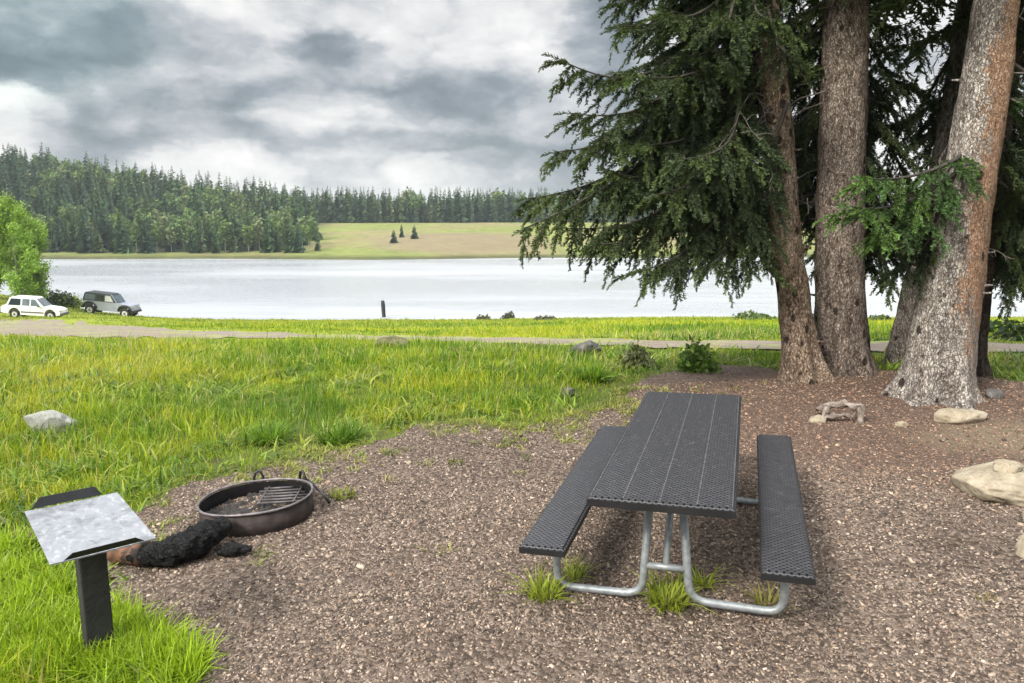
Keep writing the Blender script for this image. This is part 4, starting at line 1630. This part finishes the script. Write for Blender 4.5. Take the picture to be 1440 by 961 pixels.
def white_car():
    q = ground(52, 448)
    root = empty('parked_car', q, (0, carpitch(q, 8), R(8)), label='white four door utility car with dark rear side window, parked below the aspens', cat='car', group='vehicles parked by the lake')
    root.scale = (1.02, 1.02, 1.13)
    bm = bmesh.new()
    r = .39
    prof = [(-2.62, .50), (-2.62, .95), (-2.45, 1.08), (.85, 1.08), (1.9, .98), (2.28, .84), (2.33, .48)] + [(1.5 + .50, .40)] + arch(1.5, .50, .42)[::-1] + [(1.0, .36), (-1.0, .36)] + arch(-1.5, .50, .42)[::-1] + [(-2.0, .42)]
    prism(bm, prof, .88)
    prism(bm, [(-2.2, 1.07), (-1.92, 1.74), (-1.7, 1.80), (.05, 1.80), (.25, 1.74), (.95, 1.07)], .86, .70, 1.07, 1.80)
    bm_obj('body', bm, M['white'], root, bevel=.025)

    def sw(x0, x1, x2, x3, m, s, z0=1.13, z1=1.66):
        yy = lambda z: s * (.86 - .16 * (z - 1.07) / .73 + .012)
        pts = [(x0, yy(z0), z0), (x1, yy(z0), z0), (x2, yy(z1), z1), (x3, yy(z1), z1)]
        panel(root, 'window', pts if s < 0 else pts[::-1], m)
    for s in (-1, 1):
        sw(-2.02, -1.0, -1.0, -1.80, M['glass'], s)
        sw(-.85, -.25, -.25, -.85, M['glass2'], s)
        sw(-.13, .66, .20, -.13, M['glass2'], s)
        for x in (-1.5, 1.5):
            wheel(root, x, s * .80, r)
        bm = bmesh.new()
        bm_box(bm, (2.29, s * .66, .80), (.09, .34, .15))
        bm_obj('headlight', bm, M['lampglass'], root, bevel=.02)
        bm = bmesh.new()
        bm_box(bm, (-2.60, s * .78, .92), (.06, .16, .24))
        bm_obj('tail_lamp', bm, M['redlamp'], root, bevel=.02)
        bm = bmesh.new()
        bm_box(bm, (.55, s * 1.0, 1.16), (.12, .18, .14))
        bm_obj('wing_mirror', bm, M['trim'], root, bevel=.02)
    for s in (-1, 1):
        bm = bmesh.new()
        bm_box(bm, (0, s * .885, .60), (1.9, .03, .10))
        bm_box(bm, (-.90, s * .883, .84), (.012, .012, .44))
        bm_box(bm, (-.19, s * .883, .84), (.012, .012, .44))
        bm_obj('side_moulding', bm, M['trim'], root)
    panel(root, 'windscreen', [(.92, -.74, 1.13), (.92, .74, 1.13), (.34, .66, 1.70), (.34, -.66, 1.70)], M['glass2'])
    panel(root, 'rear_window', [(-2.21, .74, 1.13), (-2.21, -.74, 1.13), (-1.99, -.66, 1.66), (-1.99, .66, 1.66)], M['glass'])
    bm = bmesh.new()
    bm_box(bm, (-2.70, 0, .52), (.20, 1.66, .22))
    bm_obj('bumper', bm, M['trim'], root, bevel=.03)
    bm = bmesh.new()
    bm_box(bm, (2.36, 0, .50), (.14, 1.66, .20))
    bm_obj('bumper', bm, M['trim'], root, bevel=.03)


def offroader():
    q = ground(157, 443.5)
    scl = 73 * q[1] / F / 4.42
    root = empty('parked_car', q, (0, carpitch(q, 2), R(2)), label='silver boxy offroad car with dark soft top and spare wheel on its back', cat='car', group='vehicles parked by the lake')
    root.scale = (scl, scl, scl)
    bm = bmesh.new()
    r = .41
    prof = [(-2.05, .55), (-2.05, 1.18), (.70, 1.20), (1.95, 1.12), (2.02, .62)] + arch(1.45, .52, .55)[::-1] + [(.85, .45), (-.85, .45)] + arch(-1.45, .52, .55)[::-1]
    prism(bm, prof, .78)
    # windscreen frame
    for s in (-1, 1):
        prism_pts = [(.70, 1.19), (.78, 1.19), (.30, 1.84), (.22, 1.84)]
        a = [bm.verts.new((x, s * .74, z)) for x, z in prism_pts]
        b = [bm.verts.new((x, s * .66, z)) for x, z in prism_pts]
        bm.faces.new(a if s < 0 else a[::-1])
        bm.faces.new(b[::-1] if s < 0 else b)
        for i in range(4):
            j = (i + 1) % 4
            bm.faces.new((a[j], a[i], b[i], b[j]) if s < 0 else (b[j], b[i], a[i], a[j]))
    bm_obj('body', bm, M['silver'], root, bevel=.02)
    bm = bmesh.new()
    prism(bm, [(-2.06, 1.19), (-1.98, 1.80), (-1.85, 1.88), (.12, 1.88), (.21, 1.83), (.60, 1.19)], .765, .70, 1.19, 1.88)
    bm_obj('soft_top', bm, M['softtop'], root, bevel=.03)
    for s in (-1, 1):
        yy = lambda z: s * (.765 - .065 * (z - 1.19) / .69 + .012)

        def sw(x0, x1, x2, x3, m, z0=1.26, z1=1.74):
            pts = [(x0, yy(z0), z0), (x1, yy(z0), z0), (x2, yy(z1), z1), (x3, yy(z1), z1)]
            panel(root, 'window', pts if s < 0 else pts[::-1], m)
        sw(-1.92, -1.08, -1.08, -1.88, M['glass2'])
        sw(-.95, -.35, -.35, -.95, M['glass'])
        sw(-.25, .45, .16, -.25, M['lampglass'])
        for x in (-1.45, 1.45):
            wheel(root, x, s * .74, r, .25)
            bm = bmesh.new()
            P = np.array([(x + .55 * math.cos(a), s * .84, .56 + .52 * math.sin(a)) for a in np.linspace(.05, math.pi - .05, 10)])
            bm_tube(bm, P, [.075] * 10, 6)
            bm_obj('fender', bm, M['black'], root, smooth=True)
        bm = bmesh.new()
        bmesh.ops.create_cone(bm, cap_ends=True, segments=16, radius1=.11, radius2=.11, depth=.06, matrix=Matrix.Translation((2.01, s * .48, .95)) @ Matrix.Rotation(math.pi / 2, 4, 'Y'))
        bm_obj('headlight', bm, M['lampglass'], root)
    panel(root, 'windscreen', [(.80, -.64, 1.24), (.80, .64, 1.24), (.37, .64, 1.80), (.37, -.64, 1.80)], M['glass2'])
    bm = bmesh.new()
    bmesh.ops.create_cone(bm, cap_ends=True, segments=28, radius1=.40, radius2=.38, depth=.24, matrix=Matrix.Translation((-2.21, .1, 1.15)) @ Matrix.Rotation(math.pi / 2, 4, 'Y'))
    bm_obj('spare_wheel', bm, M['tyre'], root, bevel=.04)
    for x, n_ in ((2.12, 1.5), (-2.12, 1.5)):
        bm = bmesh.new()
        bm_box(bm, (x, 0, .60), (.16, n_, .16))
        bm_obj('bumper', bm, M['black'], root, bevel=.02)


white_car()
offroader()

# ------------------------------------------------------------------ picnic table
TX, TY, YAW, SL, FW = 1.1451, 4.878, -.3018, -.0255, .0124
tb = empty('picnic_table', (TX, TY, 0.0), (FW, SL, YAW), label='black coated metal picnic table with two attached benches on galvanised pipe legs', cat='table')
L_, W_, T_, OFF, SW, SZ = 2.44, .755, .76, .637, .25, .4445


def slab(name, cx, w, L, zt, th=.045):
    bm = bmesh.new()
    # folded sheet: top with rounded long edges and skirts
    bm_box(bm, (cx, 0, zt - th / 2), (w, L, th))
    bmesh.ops.bevel(bm, geom=[e for e in bm.edges if abs(e.verts[0].co.z - zt) < 1e-4 and abs(e.verts[1].co.z - zt) < 1e-4], offset=.012, segments=3, affect='EDGES')
    return bm_obj(name, bm, M['perf'], tb)


top = slab('tabletop', 0, W_, L_, T_, .05)
sl_ = slab('seat', -OFF, SW, L_, SZ)
sr_ = slab('seat', OFF, SW, L_, SZ)
for par, cx, w, zt, th in ((top, 0, W_, T_, .05), (sl_, -OFF, SW, SZ, .045), (sr_, OFF, SW, SZ, .045)):
    # solid coated skirt round the edge, 3 mm proud
    bm = bmesh.new()
    e = .004
    zz = zt - th / 2 - .008
    hh = th - .012
    bm_box(bm, (cx - w / 2 - e / 2, 0, zz), (e, L_ + 2 * e, hh))
    bm_box(bm, (cx + w / 2 + e / 2, 0, zz), (e, L_ + 2 * e, hh))
    bm_box(bm, (cx, -L_ / 2 - e / 2, zz), (w - .001, e, hh))
    bm_box(bm, (cx, L_ / 2 + e / 2, zz), (w - .001, e, hh))
    bm_obj('edge_skirt', bm, M['black'], par)
M['seam'] = simple('worn_seam_edge', (.085, .083, .085), .5, var=.4, scale=30)
bm = bmesh.new()
for x in (-.19, 0, .19):
    bm_box(bm, (x, 0, T_ + .0012), (.006, L_ - .03, .0025))
bm_obj('seam', bm, M['seam'], top)
bm = bmesh.new()
for s in (-1, 1):
    bm_box(bm, (s * (W_ / 2 - .014), 0, T_ + .0012), (.0045, L_ - .03, .0025))
bm_obj('edge_bead', bm, M['seam'], top)
for yy in (-.87, .76):
    bm = bmesh.new()
    for s in (-1, 1):
        pts = bend([(s * .085, yy, T_ - .055), (s * .135, yy, .05), (s * (OFF + .005), yy, .04), (s * (OFF + .005), yy, SZ - .05)], .10)
        bm_tube(bm, pts, .0235, 14)
        # seat and top brackets
        bm_box(bm, (s * OFF, yy, SZ - .049), (.20, .05, .006))
    bm_box(bm, (0, yy, T_ - .054), (.62, .05, .006))
    bm_tube(bm, [(-.11, yy, .235), (.11, yy, .235)], .021, 12)
    bm_obj('pipe_frame', bm, M['galv'], tb, smooth=True)
    bm = bmesh.new()
    sg = 1 if yy < 0 else -1
    bm_tube(bm, [(0, yy + sg * .0, .235), (0, yy + sg * .48, T_ - .055)], .020, 12)
    bm_obj('diagonal_brace', bm, M['galv'], tb, smooth=True)

# ------------------------------------------------------------------ utility table on a post
zt = .65
cn = [at(u, v, z=zt) for u, v in ((32, 718), (167, 693), (218, 757), (72, 793))]
ctr = sum(cn) / 4
ax = norm((cn[2] + cn[3] - cn[0] - cn[1]))[:2]          # long way, towards the camera right
yaw = math.atan2(ax[1], ax[0])
la = np.linalg.norm((cn[2] + cn[3] - cn[0] - cn[1]) / 2)
wa = np.linalg.norm((cn[1] + cn[2] - cn[0] - cn[3]) / 2)
gz = float(H(ctr[0], ctr[1]))
ut = empty('utility_stand', (ctr[0], ctr[1], gz), (0, 0, yaw), label='grey zinc lantern tray with black turned flanges on a dark square post in the grass', cat='stand')
hz = zt - gz
bm = bmesh.new()
bm_box(bm, (0, 0, hz / 2 - .15), (.128, .128, hz + .27))
bm_obj('post', bm, M['postwood'], ut, bevel=.008)
bm = bmesh.new()
bm_box(bm, (0, 0, hz - .003), (la, wa, .006))
bmesh.ops.subdivide_edges(bm, edges=bm.edges[:], cuts=3)
for v in bm.verts:
    v.co.z += .006 * math.sin(v.co.x * 7 + 1) * math.cos(v.co.y * 6)
bm_obj('tray', bm, M['zinc'], ut, smooth=False)
for s, up in ((-1, 1), (1, 1)):
    bm = bmesh.new()
    x = s * (la / 2 + .002)
    hgt = .050 if s < 0 else .032
    pr = [(-wa * .38, 0), (wa * .38, 0), (wa * .29, hgt), (-wa * .30, hgt)] if s > 0 else [(-wa * .43, 0), (wa * .34, 0), (wa * .26, hgt * 1.0), (-wa * .33, hgt * 1.0)]
    lean = .018 if s < 0 else .014
    a = [bm.verts.new((x + s * lean * (z / hgt), y, hz + up * z + (.002 if up > 0 else -.002))) for y, z in pr]
    b = [bm.verts.new((x + s * (lean * (z / hgt) + .004), y, hz + up * z + (.002 if up > 0 else -.002))) for y, z in pr]
    bm.faces.new(a)
    bm.faces.new(b[::-1])
    for i in range(4):
        j = (i + 1) % 4
        bm.faces.new((a[j], a[i], b[i], b[j]))
    bmesh.ops.recalc_face_normals(bm, faces=bm.faces)
    bm_obj('flange', bm, M['black'], ut)

# ------------------------------------------------------------------ fire ring
rc = at(361, 685, z=.17)
rr = .415
tilt = (R(-1.5), R(-3.5), 0)
fr = empty('fire_ring', (rc[0], rc[1], G(rc[0], rc[1])), tilt, label='round steel campfire ring with rusty wall and two loop handles', cat='fire ring')
hz = .14
bm = bmesh.new()
n = 72
prof = [(rr * 1.0, -.08), (rr * 1.0, hz - .012), (rr * .985, hz - .012), (rr * .985, -.08)]
rings = [[bm.verts.new((q * math.cos(a), q * math.sin(a), z + .004 * math.sin(3 * a))) for a in np.linspace(0, 2 * math.pi, n, endpoint=False)] for q, z in prof]
for i in range(4):
    for j in range(n):
        bm.faces.new((rings[i][j], rings[i][(j + 1) % n], rings[(i + 1) % 4][(j + 1) % n], rings[(i + 1) % 4][j]))
bmesh.ops.recalc_face_normals(bm, faces=bm.faces)
ring_wall = bm_obj('ring_wall', bm, [M['rust'], M['soot']], fr, smooth=True)
for f in ring_wall.data.polygons:
    c = f.center
    if f.normal.x * c.x + f.normal.y * c.y < -.05:
        f.material_index = 1
bm = bmesh.new()
P = np.array([(rr * 1.005 * math.cos(a), rr * 1.005 * math.sin(a), hz + .004 * math.sin(3 * a)) for a in np.linspace(0, 2 * math.pi, n, endpoint=False)])
V, Fq = tube_arrays(np.vstack([P, P[:1]]), .0095, 10)
vs = [bm.verts.new(v) for v in V]
for f in Fq:
    bm.faces.new([vs[i] for i in f])
bmesh.ops.remove_doubles(bm, verts=bm.verts[:], dist=.002)
bm_obj('ring_rim', bm, M['rimsteel'], fr, smooth=True)
# cooking grate hinged on the far side, pushed down inside
bm = bmesh.new()
for k in range(6):
    y = .08 + k * .052
    xr = math.sqrt(max(.01, (rr - .03) ** 2 - y * y))
    bm_tube(bm, [(-.02 if k < 4 else -xr * .3, y, hz - .085 + k * .006), (xr, y, hz - .085 + k * .006)], .010, 8)
bm_tube(bm, [(-.02, .06, hz - .088), (-.02, .36, hz - .05)], .010, 8)
bm_tube(bm, [(.26, .06, hz - .080), (.26, .31, hz - .045)], .008, 8)
bm_obj('cooking_grate', bm, M['gratesteel'], fr, smooth=True)
for u in (358, 425):
    t = at(u, 668, y=rc[1] + .30)
    lx = t[0] - rc[0]
    ly = math.sqrt(max(0, (rr + .012) ** 2 - lx * lx))
    bm = bmesh.new()
    a0 = math.atan2(ly, lx)
    tx, ty = -math.sin(a0), math.cos(a0)
    pts = [(lx + tx * o, ly + ty * o, hz - .06 + z) for o, z in ((-.035, 0), (-.036, .08), (-.022, .125), (0, .135), (.022, .125), (.036, .08), (.035, 0))]
    bm_tube(bm, pts, .0105, 8)
    bm_obj('loop_handle', bm, M['black'], fr, smooth=True)
bm = bmesh.new()
bm_tube(bm, [(rr * .30, rr * .99, hz - .01), (rr * .75, rr * .8, hz + .0), (rr * 1.12, rr * .30, hz - .04), (rr * 1.28, rr * .22, hz - .12)], .011, 8)
bm_obj('hinge_bar', bm, M['black'], fr, smooth=True)
# ashes
bm = bmesh.new()
bmesh.ops.create_grid(bm, x_segments=44, y_segments=44, size=rr * .97)
bmesh.ops.delete(bm, geom=[v for v in bm.verts if v.co.xy.length > rr * .975], context='VERTS')
for v in bm.verts:
    v.co.z = .005 + .04 * mnoise.noise(v.co * 9) + .03 * mnoise.noise(v.co * 24)
tag(bm_obj('ash', bm, M['ash'], loc=(rc[0], rc[1], G(rc[0], rc[1])), smooth=True), 'grey ash and charcoal on the bottom of the fire ring', 'ash', kind='stuff')

# burnt log leaning against the ring
def gnarly(name, P, rad, m, label, cat, seg=30, amp=.25, seed=0, cap=None):
    P = np.array(P)
    s = np.linspace(0, 1, len(P))
    q = np.linspace(0, 1, 70)
    PP = np.stack([np.interp(q, s, P[:, i]) for i in range(3)], 1)
    for _ in range(5):
        PP[1:-1] = (PP[:-2] + PP[2:] + 2 * PP[1:-1]) / 4
    rr_ = np.interp(q, s, rad)
    c0 = PP[0].copy()
    V, Fq = tube_arrays(PP - c0, rr_, seg, True)
    out = []
    for v in V:
        n3 = mnoise.noise(Vector(v) * 48 + Vector((seed, seed, 0)))
        n1 = mnoise.noise(Vector(v) * 9 + Vector((seed, 0, 0)))
        n2 = mnoise.noise(Vector(v) * 24 + Vector((0, seed, 0)))
        i = np.argmin(((PP - c0 - v) ** 2).sum(1))
        out.append((PP[i] - c0) + (v - (PP[i] - c0)) * (1 + amp * n1 + amp * .75 * n2 + amp * .3 * n3) * np.array([1, 1, .86]))
    bm = bmesh.new()
    vs = [bm.verts.new(v) for v in out]
    for f in Fq:
        ids = list(dict.fromkeys(f.tolist()))
        bm.faces.new([vs[i] for i in ids])
    return tag(bm_obj(name, bm, m, loc=c0, smooth=False), label, cat)


a = ground(192, 797)
b = ground(300, 758)
zl = lambda p, h: np.array([p[0], p[1], G(p[0], p[1]) + h])
e0 = at(188, 776, y=a[1] + .02)
log = gnarly('burnt_log', [zl(a, .075), zl(ground(225, 801), .09), zl(ground(262, 795), .11), zl(ground(290, 783), .13), zl(ground(318, 765), .14)],
             [.07, .092, .108, .105, .065], M['char'], 'thick charred black log lying from the fire ring towards the zinc tray', 'log', amp=.27, seed=3)
d = norm(zl(ground(225, 801), .09) - zl(a, .075))
rp = np.array([(0, 0, 0), d * -.10, d * -.25, d * -.30])
bm = bmesh.new()
bm_tube(bm, [p for p in (rp * 1.0 + d * .09)], [.084, .080, .072, .04], 16)
for v in bm.verts:
    v.co += Vector((mnoise.noise(v.co * 20), mnoise.noise(v.co * 20 + Vector((3, 0, 0))), mnoise.noise(v.co * 20 + Vector((0, 3, 0))))) * .01
bm_obj('unburnt_end', bm, M['raw'], log, smooth=True)
c = ground(330, 786)
gnarly('charcoal_chunk', [zl(c, .03) + np.array([-.11, 0, 0]), zl(c, .055), zl(c, .04) + np.array([.11, .03, 0])], [.025, .048, .025], M['char'],
       'small charred chunk on the gravel in front of the fire ring', 'charcoal', amp=.35, seed=8)
c = ground(180, 792)
gnarly('wood_piece', [zl(c, .02) + np.array([-.16, .03, 0]), zl(c, .025), zl(c, .02) + np.array([.05, -.01, 0])], [.012, .02, .014], M['root'],
       'thin broken wood piece lying under the edge of the zinc tray', 'wood', seg=8, amp=.2, seed=6)

# ------------------------------------------------------------------ thin air between here and the far shore
hz_m = bpy.data.materials.new('haze_air')
hz_m.use_nodes = True
hn = hz_m.node_tree
hn.nodes.remove(hn.nodes['Principled BSDF'])
pv = hn.nodes.new('ShaderNodeVolumePrincipled')
pv.inputs['Color'].default_value = (.80, .88, .93, 1)
pv.inputs['Density'].default_value = .00022
hn.links.new(pv.outputs[0], hn.nodes['Material Output'].inputs['Volume'])
bm = bmesh.new()
bm_box(bm, (0, 150, 17), (3400, 2800, 62))
tag(bm_obj('haze', bm, hz_m), 'thin pale air softening the far woods', 'haze', kind='stuff')

# ------------------------------------------------------------------ sky
w = bpy.data.worlds.new('World')
sc.world = w
w.use_nodes = True
k = NT(w.node_tree)
bg = w.node_tree.nodes['Background']
SUN = norm([-.58, -.58, .66])
sky = k.n('ShaderNodeTexSky', sky_type='NISHITA')
sky.sun_disc = False
sky.sun_elevation = math.asin(SUN[2])
sky.sun_rotation = math.atan2(SUN[0], SUN[1])
STR = .10
bg.inputs['Strength'].default_value = STR
g = k.coord('Generated')
sep = k.n('ShaderNodeSeparateXYZ')
k.put(sep.inputs[0], g)
az = k.math('ARCTAN2', sep.outputs[0], sep.outputs[1])
el = k.math('ARCSINE', sep.outputs[2])
cmb = k.n('ShaderNodeCombineXYZ')
k.put(cmb.inputs[0], az)
k.put(cmb.inputs[1], el)
p0 = cmb.outputs[0]
# billowing: offset the cloud coordinates by layered noise
mp = k.n('ShaderNodeMapping')
k.put(mp.inputs[0], p0)
mp.inputs['Scale'].default_value = (1, 1.9, 1)
w1 = k.vmath('SUBTRACT', k.noise(mp.outputs[0], 7, 7, .58, out=1), (.5, .5, .5))
p1 = k.vmath('ADD', p0, k.vmath('MULTIPLY', w1, (.15, .075, 0)))


def blob(u, v, ru, rv, amt):
    a0 = math.atan((u - 720) / F)
    e0 = math.atan((305 - v) / F)
    m = k.n('ShaderNodeMapping', vector_type='TEXTURE')
    k.put(m.inputs[0], p1)
    m.inputs['Location'].default_value = (a0, e0, 0)
    m.inputs['Scale'].default_value = (ru / F, rv / F, 1)
    d = k.vmath('LENGTH', m.outputs[0], out=1)
    return k.rng(d, 1.0, .42, 0, amt)


base = k.math('MULTIPLY', k.math('SUBTRACT', k.noise(mp.outputs[0], 5.5, 8, .6, .3), .5), .62)
fine = k.math('MULTIPLY', k.math('SUBTRACT', k.noise(mp.outputs[0], 16, 8, .62, .4), .5), .34)
mp3 = k.n('ShaderNodeMapping')
k.put(mp3.inputs[0], p1)
mp3.inputs['Scale'].default_value = (1, 1.7, 1)
vp = k.n('ShaderNodeTexVoronoi', feature='SMOOTH_F1')
k.put(vp.inputs['Vector'], mp3.outputs[0])
vp.inputs['Scale'].default_value = 6.2
vp.inputs['Detail'].default_value = 3.5
vp.inputs['Roughness'].default_value = .55
vp.inputs['Smoothness'].default_value = .32
puff = k.math('MULTIPLY', k.math('SUBTRACT', .55, vp.outputs[0]), .66)
tot = k.math('ADD', k.math('ADD', k.math('ADD', base, fine), puff), .91)
BL = [(40, 95, 190, 85, -.34), (75, 135, 110, 30, -.12), (305, 152, 130, 42, -.33), (475, 85, 95, 34, -.34), (330, 205, 230, 26, -.24),
      (640, 150, 190, 34, -.18), (600, 208, 190, 20, -.20), (845, 70, 70, 95, -.36), (110, 182, 90, 24, -.16), (640, 235, 260, 24, -.08), (790, 200, 120, 40, -.14), (200, 95, 140, 40, -.16),
      (1300, 120, 200, 160, .2),
      (260, 25, 190, 50, .20), (400, 45, 120, 30, .12), (640, 60, 160, 80, .26), (30, 172, 80, 22, .26), (520, 155, 110, 26, .16), (300, 226, 110, 18, .20), (700, 245, 90, 14, .14), (170, 140, 50, 26, .1), (440, 245, 200, 14, .08)]
for b_ in BL:
    tot = k.math('ADD', tot, blob(*b_))
col = k.ramp(tot, [(0.0, (.18, .215, .24)), (.25, (.29, .33, .365)), (.5, (.50, .525, .555)), (.72, (.78, .775, .775)), (1.0, (1.02, 1.0, .98))])
# teal cast on the far left of the sky, and unseen sky overhead brightened to light the ground and lake
teal = blob(20, 60, 240, 150, .55)
col = k.mix(teal, col, k.mix(1, col, (.84, 1.04, 1.0), 'MULTIPLY'))
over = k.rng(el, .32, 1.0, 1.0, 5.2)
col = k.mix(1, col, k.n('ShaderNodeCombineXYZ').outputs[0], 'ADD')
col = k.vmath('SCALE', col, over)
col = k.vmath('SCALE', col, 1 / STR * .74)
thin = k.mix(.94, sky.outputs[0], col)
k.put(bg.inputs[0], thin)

sl = bpy.data.lights.new('sun', 'SUN')
sl.energy = 3.9
sl.angle = R(14)
sl.color = (1, .955, .88)
so = bpy.data.objects.new('sun', sl)
C.objects.link(so)
so.rotation_euler = Vector(-Vector(SUN)).to_track_quat('-Z', 'Y').to_euler()
so.location = (-30, -20, 50)

sc.view_settings.view_transform = 'Standard'
sc.view_settings.look = 'None'
sc.view_settings.exposure = 0.5
sc.view_settings.gamma = 1
sc.view_settings.use_curve_mapping = False
sc.render.engine = 'CYCLES'
sc.cycles.use_denoising = True
sc.cycles.volume_bounces = 0
sc.cycles.max_bounces = 6
sc.cycles.diffuse_bounces = 3
sc.cycles.glossy_bounces = 3
sc.cycles.transmission_bounces = 4
sc.cycles.caustics_reflective = False
sc.cycles.caustics_refractive = False
sc.cycles.sample_clamp_indirect = 6
bpy.context.view_layer.update()
